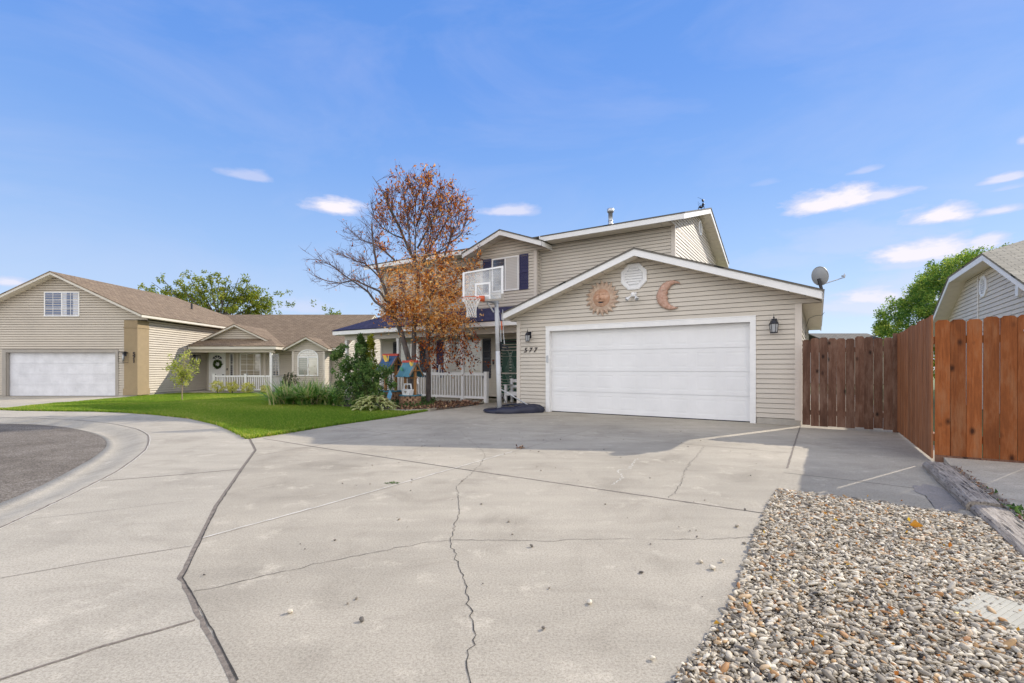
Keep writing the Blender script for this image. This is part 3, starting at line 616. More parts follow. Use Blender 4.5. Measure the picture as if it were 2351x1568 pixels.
mb = MB(); roof_plane(mb, (-16.6, 29.58, 3.58), (-16.6, 34, 3.58), (-20.7, 29.62, 5.5), (-20.7, 29.62, 5.5)); roof_plane(mb, (-16.6, 34, 3.58), (-24.8, 34, 3.58), (-20.7, 29.62, 5.5), (-20.7, 29.62, 5.5)); roof_plane(mb, (-24.8, 34, 3.58), (-24.8, 29.58, 3.58), (-20.7, 29.62, 5.5), (-20.7, 29.62, 5.5)); mb.build('roof', SHING_B, NB)
window(NB, wn, -21.33, -19.72, 3.50, 4.63, None, 2, 3, sashes=2, panes=[GLASSN, CURT], fw=.05)
mb = MB(); wn.box(mb, -20.30, -20.02, 3.56, 4.58, .016, .019); mb.build('curtain_gap', GLASSN, NB)
# entrance wing
we = Wall((0, 27, 0), (1, 0, 0), (0, -1, 0)); mb = MB(); alt_siding(we, mb, [(-17.1, -.1), (-9.5, -.1), (-9.5, 2.2), (-17.1, 2.2)])
wee = Wall((-9.5, 0, 0), (0, 1, 0), (1, 0, 0)); alt_siding(wee, mb, [(27, -.1), (37, -.1), (37, 2.2), (27, 2.2)]); alt_siding(wee, mb, [(26.5, 2.2), (37.5, 2.2), (32, 4.5)]); mb.box(-17, -9.6, 36.9, 37, 0, 2.2)
mb.build('entrance_wall', SIDN, NB)
gable_roof(NB, 'x', 32, 5.6, 2.30, 4.70, -9.1, -20.6, -9.5, -20.6, 5.0, SHING_B, TAUPE, SOFF, .11, name='main_roof')
wp = Wall((0, 26.3, 0), (1, 0, 0), (0, -1, 0)); mb = MB(); alt_siding(wp, mb, [(-17.4, 2.30), (-12.6, 2.30), (-15, 3.44)]); mb.build('porch_gable', SIDN, NB)
gable_roof(NB, 'y', -15, 2.58, 2.32, 3.54, 26.02, 29.6, 26.3, 27, 2.5, SHING_B, TAUPE, SOFF, .09, eaves=(0, 1), name='porch_roof')
mb = MB(); roof_plane(mb, (-17.05, 25.33, 2.32), (-12.38, 25.33, 2.32), (-13.15, 26.31, 2.74), (-16.85, 26.31, 2.74)); roof_plane(mb, (-12.38, 25.33, 2.32), (-12.38, 26.05, 2.32), (-13.15, 26.31, 2.74), (-13.15, 26.31, 2.74)); mb.build('porch_skirt_roof', SHING_B, NB)
mb = MB(); mb.box(-17.05, -12.42, 25.35, 25.375, 2.14, 2.28); mb.box(-12.445, -12.42, 25.375, 26.02, 2.14, 2.28); mb.build('fascia', TAUPE, NB)
mb = MB(); mb.box(-17.05, -12.45, 25.38, 26.98, 2.15, 2.165); mb.build('porch_ceiling', SOFF, NB)
mb = MB(); mb.box(-17.05, -12.62, 25.5, 25.68, 1.98, 2.148); mb.build('porch_beam', SIDN, NB)
mb = MB(); mb.box(-12.84, -12.72, 25.53, 25.65, -.12, 1.98); mb.build('porch_post', WHITE, NB)
mb = MB(); mb.box(-17.05, -12.6, 25.45, 27, -.3, -.10); mb.build('porch_floor', CONC2, NB)
wboxes('wall_trim', TRIM, NB, we, ((-15.42, -15.32, -.1, 2.15, 0, .03), (-13.9, -13.78, -.1, 2.15, 0, .03)))
mb = MB(); we.box(mb, -16.96, -16.89, -.1, 2.04, 0, .035); we.box(mb, -16.09, -16.02, -.1, 2.04, 0, .035); we.box(mb, -16.89, -16.09, 1.98, 2.04, 0, .035); mb.build('door_frame', WHITE, NB)
mb = MB(); we.box(mb, -16.89, -16.09, -.1, 1.98, 0, .02); nd = mb.build('front_door', DOORW, NB)
for k in range(4):
    a0 = PI * k / 4 + .06; a1 = PI * (k + 1) / 4 - .06; mb = MB()
    mb.prism([we.p(-16.49 + .06 * math.cos((a0 + a1) / 2), 1.66 + .05 * math.sin((a0 + a1) / 2), .021)] + [we.p(-16.49 + .26 * math.cos(t), 1.66 + .2 * math.sin(t), .021) for t in np.linspace(a0, a1, 5)], (0, -.006, 0)); mb.build('fan_light', GLASSD, nd)
mb = MB(); mb.lathe([(.001, 0), (.03, .01), (.03, .03), (.001, .04)], 8); mb.v = [(-16.16 + x, 26.98 - z, .78 + y) for x, y, z in mb.v]; mb.build('door_handle', BLACKP, nd)
window(NB, we, -15.80, -15.58, .70, 1.98, GLASSD, 1, 2, .04); window(NB, we, -15.23, -14.06, .70, 1.98, CREAMG, 3, 4); window(NB, we, -13.42, -13.02, .70, 1.98, GLASSD, 2, 4)
mb = MB(); we.box(mb, -15.97, -15.92, 1.02, 1.14, 0, .03); mb.build('doorbell', BLACKP, NB)
wy = Wall((0, 26, 0), (1, 0, 0), (0, -1, 0)); mb = MB(); alt_siding(wy, mb, [(-11.85, -.1), (-10.1, -.1), (-10.1, 2.05), (-11.85, 2.05)]); alt_siding(wy, mb, [(-12.15, 2.05), (-9.85, 2.05), (-9.85, 2.10), (-11.0, 2.74), (-12.15, 2.10)])
Wall((-11.85, 0, 0), (0, 1, 0), (-1, 0, 0)).siding(mb, [(26, -.1), (27, -.1), (27, 2.05), (26, 2.05)], .111); Wall((-10.1, 0, 0), (0, 1, 0), (1, 0, 0)).siding(mb, [(26, -.1), (27, -.1), (27, 2.05), (26, 2.05)], .111); mb.build('bay_wall', SIDN, NB)
wboxes('corner_trim', TRIM, NB, wy, ((-11.86, -11.76, -.1, 2.05, 0, .025), (-10.19, -10.09, -.1, 2.05, 0, .025)))
gable_roof(NB, 'y', -11.0, 1.2, 2.20, 2.84, 25.7, 28.0, 26, 27, .87, SHING_B, TAUPE, SOFF, .09, name='bay_roof')
mb = MB(); s0, s1, zb, zs = -11.55, -10.43, .72, 1.74; cx = (s0 + s1) / 2; hw = (s1 - s0) / 2
def arch(k, zk): return [wy.p(s0 + k, zb + k, 0), wy.p(s1 - k, zb + k, 0)] + [wy.p(cx + (hw - k) * math.cos(t), zs + (.42 - k) * math.sin(t), 0) for t in np.linspace(0, PI, 17)]
O1, I1 = arch(0, 0), arch(.06, 0); n = len(O1); dv = Vector((0, -.045, 0))
mb.add(O1 + [p + dv for p in O1] + [p + dv for p in I1] + I1, [(k * n + i, k * n + (i + 1) % n, (k + 1) * n + (i + 1) % n, (k + 1) * n + i) for k in range(3) for i in range(n)])
wy.box(mb, s0 + .06, s1 - .06, zs - .04, zs + .03, 0, .04); wy.box(mb, cx - .03, cx + .03, zb + .06, zs - .04, 0, .038); wy.box(mb, cx - .012, cx + .012, zs + .03, zs + .36, 0, .03)
for t in (PI * .27, PI * .73): mb.tube([wy.p(cx + .08 * math.cos(t), zs + .06, .02), wy.p(cx + .46 * math.cos(t), zs + .36 * math.sin(t), .02)], .009, 4)
aw = mb.build('window', WHITE, NB)
for a, b, m in ((s0 + .06, cx - .03, GRNG), (cx + .03, s1 - .06, PALEG)):
    mb = MB(); wy.box(mb, a, b, zb + .06, zs - .04, 0, .017); mb.build('pane', m, aw)
mb = MB(); mb.prism([p + dv * .35 for p in [wy.p(cx + (hw - .05) * math.cos(t), zs + .02 + (.38) * math.sin(t), 0) for t in np.linspace(0, PI, 17)]], (0, .016, 0)); mb.build('pane', BLINDG, aw)
mb = MB(); mb.tube([(-18.8, 28.3, 4.4), (-18.8, 28.3, 4.95)], .05, 8); mb.build('vent_pipe', BLACKP, NB)
mb = MB(); mb.box(-17.09, -17.05, 25.1, 25.2, .35, .55); mb.build('meter_box', GREYP, NB)
rebase(NB, (-17.05, 22, -.1))

# ================================================================ clipped gable house beyond the right fence
A = 3.74; RH = thing('cream_house', 'cream sided house with clipped gable roof rising behind the orange fence', 'house', W(A + .4, 6), HROT)
B1, Z1 = PA(2178, 634, A); B2, Z2 = PA(2256, 582, A); B0, Z0 = PA(2140, 727, A); B3, Z3 = PA(2351, 651, A); zt = (Z1 + Z2) / 2
sl = ((Z2 - Z3) / (B2 - B3) + (Z1 - Z0) / (B0 - B1)) / 2; ZE = 2.15; BL = B1 + (zt - ZE) / sl; BR = B2 - (zt - ZE) / sl; BM = (B1 + B2) / 2; ZRD = zt + (B1 - BM) * sl
wg = Wall((A + .42, 0, 0), (0, 1, 0), (-1, 0, 0)); mb = MB()
zz = zt - .19; wg.siding(mb, [(BR + .4, 0), (BL - .4, 0), (BL - .4, ZE + .02), (BR + .4, ZE + .02)], .114, z0=0); wg.siding(mb, [(BR + .3, ZE + .02), (BL - .3, ZE + .02), (B1 + .1, zz), (B2 - .1, zz)], .114, z0=ZE + .02)
wq = Wall((0, BR + .4, 0), (1, 0, 0), (0, -1, 0)); wq.siding(mb, [(A + .42, 0), (A + 11, 0), (A + 11, ZE), (A + .42, ZE)], .114); mb.build('gable_wall', SIDR, RH)
mb = MB(); e = 12; hipx = A + (ZRD - zt) / sl
roof_plane(mb, (A - .02, BR, ZE), (A + e, BR, ZE), (A + e, B2, zt), (A - .02, B2, zt)); roof_plane(mb, (A - .02, B2, zt), (A + e, B2, zt), (A + e, BM, ZRD), (hipx, BM, ZRD))
roof_plane(mb, (A + e, BL, ZE), (A - .02, BL, ZE), (A - .02, B1, zt), (A + e, B1, zt)); roof_plane(mb, (A + e, B1, zt), (A - .02, B1, zt), (hipx, BM, ZRD), (A + e, BM, ZRD))
roof_plane(mb, (A - .02, B1 + .0, zt), (A - .02, B2 - .0, zt), (hipx, BM, ZRD), (hipx, BM, ZRD)); mb.build('roof', SHING_R, RH)
mb = MB(); prof = [(BL, ZE), (B1, zt), (B2, zt), (BR, ZE)]
for i in range(3):
    (b0, z0), (b1, z1) = prof[i], prof[i + 1]
    mb.hexa([(A, b0, z0 - .19), (A, b1, z1 - .19), (A + .025, b1, z1 - .19), (A + .025, b0, z0 - .19)], [(A, b0, z0 - .046), (A, b1, z1 - .046), (A + .025, b1, z1 - .046), (A + .025, b0, z0 - .046)])
mb.box(A + .025, A + e, BR, BR + .025, ZE - .19, ZE - .046); mb.build('fascia', WHITE, RH)
mb = MB()
for i in range(3):
    (b0, z0), (b1, z1) = prof[i], prof[i + 1]; soffit(mb, (A + .026, b0, z0 - .175), (A + .026, b1, z1 - .175), (.40, 0, 0), .30, .012, .012)
mb.build('soffit', SOFF, RH)
vb, vz = PA(2257.6, 657.5, A + .4); octvent(RH, wg, vb, vz, .36, .30)
vb, vz = PA(2246, 700, A + .4); mb = MB(); mb.tube([wg.p(vb, 0, .03), wg.p(vb, zt - .25, .03)], .014, 6); mb.build('conduit', WHITE, RH)
vb, vz = PA(2341, 667, A + .4); mb = MB(); wg.box(mb, vb - .1, vb + .1, vz - .12, vz + .12, 0, .07); mb.build('outlet_box', PLASTW, RH)
p = (A + 1.3, B2 - .9); zz = zt - .9 * sl; mb = MB(); mb.tube([(p[0], p[1], zz - .1), (p[0], p[1], zz + .30)], .055, 10); mb.build('vent_pipe', BLACKP, RH)
mb = MB(); mb.lathe([(.17, zz - .08), (.15, zz + .0), (.06, zz + .06)], 12, (p[0], p[1], 0)); mb.build('pipe_flashing', PLASTW, RH)
# rebase children of RH: they are drawn in the house frame of 577
for o in RH.children: o.data.transform(Matrix.Translation((-(A + .4), -6, 0)))
# far roof over the gate
FH = thing('far_house', 'far off house showing only a grey roof ridge above the weathered gate', 'house', (0, 0, 0)); p0 = RAY(1925, 766, 34); p1 = RAY(2075, 767, 34)
mb = MB(); mb.box(p0.x + .3, p1.x - .3, 34.5, 40, 0, 2.5); mb.build('wall', SIDR, FH)
mb = MB(); roof_plane(mb, (p0.x, 34, 2.7), (p1.x, 34, 2.7), (p1.x, 37.5, 3.85), (p0.x, 37.5, 3.85)); roof_plane(mb, (p1.x, 41, 2.7), (p0.x, 41, 2.7), (p0.x, 37.5, 3.85), (p1.x, 37.5, 3.85)); mb.build('roof', SHING_G, FH)
rebase(FH, (p0.x, 34, 0))
# ================================================================ ground
GW = [G(*p) for p in ((572.6, 1008), (585.8, 1033.6), (566, 1060), (526.5, 1117), (496, 1161), (465, 1222), (439, 1275), (412.5, 1327.6), (430, 1358), (465, 1424), (500, 1494), (535, 1564.5))]
GWX = GW + [(-.72, 1.45), (-.3, 1.05), (.1, .75)]
GRAV = [G(*p) for p in ((1801, 1082.6), (1779, 1134), (1757, 1174), (1735, 1229), (1721, 1273), (1700.6, 1331), (1691.5, 1360.5), (1666, 1415), (1629, 1459), (1604, 1499), (1552.5, 1558))] + [(.5, 1.6), (.42, 1.2), (.40, .75)]
LAWNF = [(-14.2, 13.35)] + [G(*p) for p in ((40, 942.5), (130, 944), (219, 945), (285, 947.5), (351, 952), (439, 961), (505, 976.5), (548.5, 996), (570, 1007.5))]
WALKL = [G(*p) for p in ((649, 996), (765, 977), (900, 958), (985, 943), (1060, 935), (1112, 926))]
def w2(a, b): q = W(a, b); return (q.x, q.y)
sheet('ground', [(-300, -300), (300, -300), (300, 300), (-300, 300)], -.42, pmat('bare_earth', (.13, .12, .08), .95, .3, .5))
yard = [(-9.5, 14), (-60, 14), (-60, 200), (120, 200), (120, -60), (9, -60), (3.5, -1.0), (2.2, 1.8)] + [w2(1.45, -6)] + [w2(1.45, 0), w2(-7, .2), w2(-9, 1.5)]
sheet('yard', yard, -.06, TURF, drape=True, step=4)
sheet('lawn', LAWNF + WALKL + [w2(-8.95, 1.7), w2(-8.95, 3.2), (-6, 40), (-17.1, 40), (-17.1, 22.4), G(263, 912, -.09), G(123, 921, -.05)], -.004, TURF, drape=True)
NDR = [(-14.2, 13.35), G(123, 921, -.05), G(263, 912, -.09), (-17.2, 22.4), (-60, 22.2), (-60, 13.2), (-24, 13.0)]
sheet('neighbour_driveway', NDR, -.002, CONC2, drape=True)
drive = GWX + GRAV[::-1] + [w2(0, -4.0), w2(.0, .1), w2(-6.6, .1), w2(-6.6, 3.1), w2(-8.9, 3.1), w2(-8.95, 1.7)] + WALKL[::-1]
DRV = sheet('driveway', drive, .0, CONC)
BACK = [(-40, 13.0), (-24, 12.6), (-15.9, 12.0)] + [G(*p) for p in ((0, 958), (88, 960), (175.5, 964), (263, 973), (316, 985), (340, 997.6), (342, 1011.6), (335.7, 1031), (307, 1055.5), (263, 1086), (197, 1119), (131.6, 1152), (44, 1191.5), (0, 1212.6))] + [(-3.3, 2.3), (-2.85, 1.0), (-2.2, -.2), (-1.2, -1.2), (.2, -1.9), (3, -2.4), (9, -2.6)]
ASE = [(-40, 12.2), (-24, 11.8), (-15.9, 11.2)] + [G(*p, -.07) for p in ((0, 972), (88, 974), (153.6, 980.5), (210.6, 993), (236, 1003), (245.7, 1014), (243, 1029), (215, 1051), (175.5, 1073), (118.5, 1104), (52.6, 1134.5), (0, 1157))] + [(-4.2, 2.4), (-3.7, .7), (-2.9, -.8), (-1.7, -1.8), (0, -2.6), (3, -3.1), (9, -3.3)]
def resample(P, n):
    P = np.array(P); s = np.r_[0, np.cumsum(np.linalg.norm(np.diff(P, axis=0), axis=1))]; t = np.linspace(0, s[-1], n)
    # light smoothing of the traced curve
    Q = np.c_[np.interp(t, s, P[:, 0]), np.interp(t, s, P[:, 1])]
    for _ in range(6): Q[1:-1] = (Q[:-2] + 2 * Q[1:-1] + Q[2:]) / 4
    return Q
QB = resample(BACK, 500)
pa_ = np.array(ASE); sa = np.r_[0, np.cumsum(np.linalg.norm(np.diff(pa_, axis=0), axis=1))]; QA = resample(ASE, 500)
# pair every back-line point with the nearest asphalt-edge point
idx = np.array([np.argmin(((QA - q) ** 2).sum(1)) for q in QB]); idx = np.maximum.accumulate(idx)
ker = np.ones(15) / 15; idf = np.convolve(np.pad(idx.astype(float), 7, mode='edge'), ker, 'valid')
QA2 = np.c_[np.interp(idf, np.arange(500), QA[:, 0]), np.interp(idf, np.arange(500), QA[:, 1])]
prof = [(0, -.001), (.1, -.004), (.25, -.022), (.4, -.05), (.55, -.075), (.7, -.09), (.82, -.09), (1, -.068), (1.001, -.11)]
mb = MB(); vs = []
for q, a in zip(QB, QA2):
    for t, z in prof: vs.append((q[0] + (a[0] - q[0]) * t, q[1] + (a[1] - q[1]) * t, z + float(gz(q[0], q[1]))))
k = len(prof); mb.add(vs, [(i * k + j, i * k + j + 1, (i + 1) * k + j + 1, (i + 1) * k + j) for i in range(499) for j in range(k - 1)])
gut = mb.build('gutter', CONC2, None, True); gut['kind'] = 'structure'
sheet('street', [tuple(q) for q in QA2[::3]] + [tuple(QA2[-1]), (9, -14), (-40, -14)], -.073, ASPH)
sw = [tuple(q) for q in QB[2::3]] + [(9, -.6), (2.5, .2)] + GWX[::-1] + LAWNF[::-1][:-1] + [(-14.2, 13.35), (-24, 13.0), (-40, 13.3)]
SW = sheet('sidewalk', sw, .0005, CONC2, drape=True, step=3)
# side slab beside the garage, raised slab beyond the timbers
side = [w2(.005, -4.0), w2(.005, 14), w2(1.75, 14), w2(1.75, -3.7), w2(1.33, -4.0), w2(1.33, -7.0), w2(.2, -6.6)] + [GRAV[1], GRAV[0]]
SD = sheet('side_slab', side, .003, CONC)
RS = sheet('raised_slab', [w2(1.545, -4.05), w2(1.545, -8.9), w2(7, -8.9), w2(7, -3.3), w2(1.6, -3.3)], -.1, CONC2, thick=.165)
bedp = [G(930, 946), G(985, 943.5), G(1060, 935.5), G(1112, 927)] + [w2(-9.05, 1.5), w2(-16.0, 1.5), w2(-16.2, -1.2), w2(-13.5, -1.9), w2(-11.5, -2.0), w2(-9.9, -1.95)]
BED = sheet('flower_bed', bedp, .012, DIRT)
# joints and cracks (dirt, sealant, gaps and a painted edge shadow on the slabs)
def gl(*ps): return [G(*p) for p in ps]
z6 = lambda *ps: [G(765.3 + .4558 * x, 880 + .4558 * y) for x, y in ps]
strip('expansion_joint', GW[:7], (.03, .026), .005, JOINT, DRV, sub=4); strip('expansion_joint', GW[6:] + GWX[12:], (.022, .019), .005, JOINT, DRV, wob=.003)
strip('joint_shadow', [(x + .015, y + .004) for x, y in GW], .006, .0062, CRACK, DRV, wob=.0015)  # dark strip painting in the shadow line on the joint's right side
0 and strip('joint_lip', [(x - .03, y - .005) for x, y in GW[2:]], .008, .0062, PALEJ, DRV, wob=.002)
strip('control_joint', gl((605, 1007), (765, 1032.7), (1084, 1080.6), (1403, 1127), (1754, 1178.6)), .016, .005, CRACK, DRV, sub=6)
strip('control_joint', gl((1084, 1080.6), (1403, 1127), (1700, 1171)), .016, .0054, JOINT, DRV, wob=.003)
strip('sealed_joint', gl((462, 1235.4), (765, 1153.5), (1038.8, 1076), (1175.5, 1037)), .011, .005, PALEJ, DRV, wob=.003)
strip('control_joint', gl((462, 1238), (765, 1155.5), (1175.5, 1038), (1403, 971)), .006, .0045, JOINT, DRV, wob=.002)
strip('control_joint', gl((902, 957.5), (1084, 978), (1567.5, 1019), (1809, 1039.5)), .012, .005, JOINT, DRV, sub=6)
strip('control_joint', gl((590, 1046), (765, 1016.7), (1057, 966.6), (1120, 955)), .010, .005, JOINT, DRV, sub=6); strip('control_joint', gl((765, 976.5), (888, 996)), .015, .005, JOINT, DRV, sub=4)
strip('control_joint', gl((613, 1003), (700, 989)), .010, .0052, JOINT, DRV, sub=4)
strip('crack', z6((690, 1570), (690, 1510), (672, 1400), (705, 1270), (685, 1130), (665, 1010), (640, 940), (600, 850), (590, 790)), (.0035, .0045), .0058, CRACK, DRV, wob=.0075)
strip('crack', z6((590, 790), (600, 740), (637, 650), (622, 550), (620, 520), (690, 460), (740, 410), (765, 370), (755, 340), (690, 290), (640, 240)), (.004, .002), .0058, CRACK, DRV, wob=.007)
strip('crack', z6((590, 790), (860, 790), (1090, 797), (1200, 787), (1500, 783)), (.004, .002), .0058, CRACK, DRV, wob=.006); strip('crack', z6((1600, 786), (1900, 787), (2120, 773)), (.003, .004), .0058, CRACK, DRV, wob=.006)
strip('crack', z6((590, 790), (450, 805), (250, 845), (0, 893)) + gl((628, 1317), (505, 1347), (445, 1358)), (.003, .0035), .0058, CRACK, DRV, wob=.007)
strip('crack', z6((1870, 315), (1830, 365), (1800, 400), (1765, 450), (1755, 500), (1720, 550), (1690, 578)), (.003, .0035), .0058, CRACK, DRV, wob=.010)
strip('crack', z6((1530, 380), (1490, 430), (1430, 440), (1460, 480), (1400, 510)), .006, .0056, PALEJ, DRV, wob=.012)
strip('control_joint', gl((230, 1105), (400, 1091), (551, 1077.5)), .012, .006, JOINT, SW, sub=8); strip('control_joint', gl((0, 1328), (220, 1289), (440, 1254)), .005, .006, JOINT, SW, sub=6)
strip('control_joint', [G(-60, 1584)] + gl((0, 1562), (220, 1489), (447.6, 1424)), .016, .006, JOINT, SW, wob=.003); strip('control_joint', gl((70, 1192), (200, 1178), (420, 1151)), .004, .006, JOINT, SW, sub=6)
strip('control_joint', gl((436, 1007), (560, 1006)), .008, .006, JOINT, SW, sub=6); strip('control_joint', gl((170, 965), (260, 948)), .012, .006, JOINT, SW, sub=6)
strip('back_joint', [tuple(q) for q in QB[60:430:2]], .016, .006, JOINT, SW, wob=.003); strip('back_joint_sealant', [tuple(q + np.array((.012, .012))) for q in QB[190:420:2]], .006, .0066, PALEJ, SW, wob=.003)
strip('control_joint', [w2(.0, -4.9), w2(.0, -2), w2(.0, .0)], .022, .0076, JOINT, SD, wob=.003); strip('control_joint', gl((1801, 1086), (1950, 1103), (2112, 1123)), .014, .0072, CRACK, SD, sub=5)
strip('control_joint', gl((2112, 1123), (2152, 1174)), .008, .0072, CRACK, SD, sub=3); strip('control_joint', gl((2112, 1123), (2175, 1130)), .006, .0072, JOINT, SD, wob=.006)
strip('edge_litter', [w2(1.56, -4.1), w2(1.575, -6), w2(1.6, -8.6)], .05, .069, JOINT, RS, wob=.02)
# damp stain beside the timber
STAIN = concrete('stained_concrete', (.40, .36, .32)); bm = MB(); ctr = G(2165, 1142); pts = []
for k in range(60): t = 2 * PI * k / 60; r = 1 + .18 * math.sin(3 * t + 1) + .12 * math.sin(5 * t) + .07 * math.sin(11 * t) + random.uniform(-.04, .04); q = L(*ctr); pts.append(W(q[0] + .17 * r * math.cos(t), q[1] + .5 * r * math.sin(t), .0068))
bm.poly(pts); bm.build('stain', STAIN, SD)

# ---- gravel
gp = GRAV[1:] + [(.55, .1), (3.0, -1.2), w2(1.33, -10.6), w2(1.33, -6.25), w2(.75, -6.08)]
sheet('gravel_bed', [w2(-.02, -6.05)] + gp, .006, pmat('gravel_soil', (.16, .14, .12), .95, .4, 30, bs=70, bstr=.8, bdist=.01))
def protos(n, sub=1):
    out = []
    for k in range(n):
        bm = bmesh.new(); bmesh.ops.create_icosphere(bm, subdivisions=sub + 1 if False else 2, radius=1)
        off = RNG.normal(size=(5, 3)); cut = RNG.uniform(.55, .95, 5)
        for v in bm.verts:
            p = np.array(v.co)
            for o, c in zip(off, cut):
                o = o / np.linalg.norm(o); d = p @ o
                if d > c: p = p - o * (d - c) * .85
            p = p * (1 + .10 * math.sin(3.1 * p[0] + k) * math.sin(2.7 * p[1] + 2 * k)); v.co = p
        bm.verts.ensure_lookup_table(); out.append((np.array([v.co[:] for v in bm.verts]), np.array([[v.index for v in f.verts] for f in bm.faces]))); bm.free()
    return out
PR = protos(14)
def stones(name, C, S, mat, rnd, parent=None):
    V, Fs, R, n0 = [], [], [], 0; pk = RNG.integers(0, len(PR), len(C))
    for k in range(len(PR)):
        m = np.where(pk == k)[0]
        if not len(m): continue
        pv, pf = PR[k]; n = len(m); yaw = RNG.uniform(0, 2 * PI, n); t1 = RNG.normal(0, .28, n); t2 = RNG.normal(0, .28, n)
        P = pv[None] * S[m][:, None, :]
        c, s = np.cos(t1)[:, None], np.sin(t1)[:, None]; P = np.stack([P[..., 0] * c + P[..., 2] * s, P[..., 1], -P[..., 0] * s + P[..., 2] * c], -1)
        c, s = np.cos(t2)[:, None], np.sin(t2)[:, None]; P = np.stack([P[..., 0], P[..., 1] * c - P[..., 2] * s, P[..., 1] * s + P[..., 2] * c], -1)
        c, s = np.cos(yaw)[:, None], np.sin(yaw)[:, None]; P = np.stack([P[..., 0] * c - P[..., 1] * s, P[..., 0] * s + P[..., 1] * c, P[..., 2]], -1)
        P += C[m][:, None, :]; V.append(P.reshape(-1, 3)); nv = len(pv)
        Fs.append((pf[None] + (np.arange(n) * nv)[:, None, None] + n0).reshape(-1, 3)); R.append(np.repeat(rnd[m], len(pf))); n0 += n * nv
    return npmesh(name, np.concatenate(V), np.concatenate(Fs), mat, np.concatenate(R), parent, True)
xy = RNG.uniform((.3, -1.0), (4.6, 5.0), (230000, 2)); edge = [w2(-.02, -6.05)] + gp
xy = xy[inpoly(xy, edge)]
PAV = np.array(G(2345, 1432)); dd = np.abs((xy - PAV) @ np.array([[math.cos(.5), -math.sin(.5)], [math.sin(.5), math.cos(.5)]])); xy = xy[~((dd[:, 0] < .125) & (dd[:, 1] < .15)) | (RNG.random(len(xy)) < .14)]
dist = np.hypot(xy[:, 0], xy[:, 1]); xy = xy[RNG.random(len(xy)) < np.clip(1.25 - .06 * dist, .4, 1)][:70000]
lx = (xy[:, 0] - C0[0]) * VX + (xy[:, 1] - C0[1]) * VY
size = np.clip(RNG.lognormal(math.log(.0067), .42, len(xy)), .004, .020); S = np.c_[size * RNG.uniform(1.15, 2.1, len(xy)), size * RNG.uniform(.7, 1.0, len(xy)), size * RNG.uniform(.38, .65, len(xy))]
thin = np.clip((-6.1 - lx) / .35, 0, 1); z = .008 + RNG.uniform(0, .024, len(xy)) * (.35 + .65 * thin) + S[:, 2] * .5
gr = stones('gravel', np.c_[xy, z], S, STONE, RNG.random(len(xy)) ** 1.0); gr['kind'] = 'stuff'; gr['label'] = 'pale river stone gravel beside the driveway'
# leaves and dead twigs among the stones
lp = xy[RNG.integers(0, len(xy), 170)]; o = leaves('leaf_litter', np.c_[lp, np.full(len(lp), .048)], .02, AUTL, None, RNG.random(len(lp)) ** 2, .6, up=-.1); o['kind'] = 'stuff'
# loose things on the paving
def pebble(px, py, s, label, name='loose_stone', mat=STONE, group='loose stones strayed onto the driveway', cat='stone', rv=.6):
    x, y = G(px, py); o = stones(name, np.array([[0, 0, .0]]), np.array([[s * 1.2, s, s * .7]]), mat, np.array([rv])); o.location = (x, y, .004 + s * .55); return tag(o, label, cat, group)
PEB = [('pale grey flat pebble, farthest left of the three near the gravel edge', 1609, 1292, .013, .6), ('white angular pebble, nearest of the three beside the gravel edge', 1636, 1307, .017, .75), ('pale pebble, right hand one of the three beside the gravel edge', 1658, 1290, .012, .66), ('dark pebble lying by itself far out near the gravel tip', 1692, 1210, .014, .45), ('white pebble alone in the middle of the foreground driveway', 1354, 1386, .013, .8), ('small white pebble near the bottom right of the driveway', 1498, 1515, .010, .8), ('dark brown pebble at the lower middle of the driveway', 1248, 1445, .009, .04), ('small dark pebble between the cracks at centre driveway', 1220, 1256, .012, .04), ('dark chip left of the long crack in the foreground', 830, 1427, .012, .03), ('pale chip on the sidewalk side of the foreground driveway', 666, 1558 - 150, .013, .7)]
for lb, px, py, s, rv in PEB: pebble(px, py, s, lb, rv=rv)
sp = RNG.uniform((-1.8, 2.0), (3.2, 9.5), (150, 2)); sp = sp[inpoly(sp, drive)]; n = len(sp)
o = stones('grit', np.c_[sp, np.full(n, .006)], np.clip(RNG.lognormal(math.log(.0055), .35, (n, 1)), .003, .012) * np.array([[1.2, 1, .6]]), STONE, RNG.random(n) * .18); o['kind'] = 'stuff'
wx = G(900, 1110) ; o = leaves('crack_weed', np.c_[np.array(wx)[None] + RNG.normal(0, 1, (46, 2)).clip(-1.4, 1.4) * (.045, .014) + 0, np.full(46, .002)] , .024, COVER, None, None, .3, up=.5); tag(o, 'small green weed growing in the driveway joint', 'weed')
wx = G(1196, 1029); o = leaves('dead_leaf_clump', np.c_[np.array(wx)[None] + RNG.normal(0, .03, (30, 2)), np.full(30, .012)], .04, LITT, None, None, .5, up=.1); tag(o, 'small dark clump of debris lying in the garage shadow', 'debris')
x, y = G(2268.5, 1207); o = leaves('fallen_leaf', [[x, y, .05]], .085, AUTL, None, np.array([.98]), .7, d=[[.9, .2, .1]]); tag(o, 'single yellow fallen leaf against the weathered timber', 'leaf')
x, y = G(2088, 1219); o = leaves('fallen_leaf', [[x, y, .045]], .06, AUTL, None, np.array([.25]), .8, d=[[.3, .1, .9]]); tag(o, 'rust coloured leaf standing up in the gravel', 'leaf')
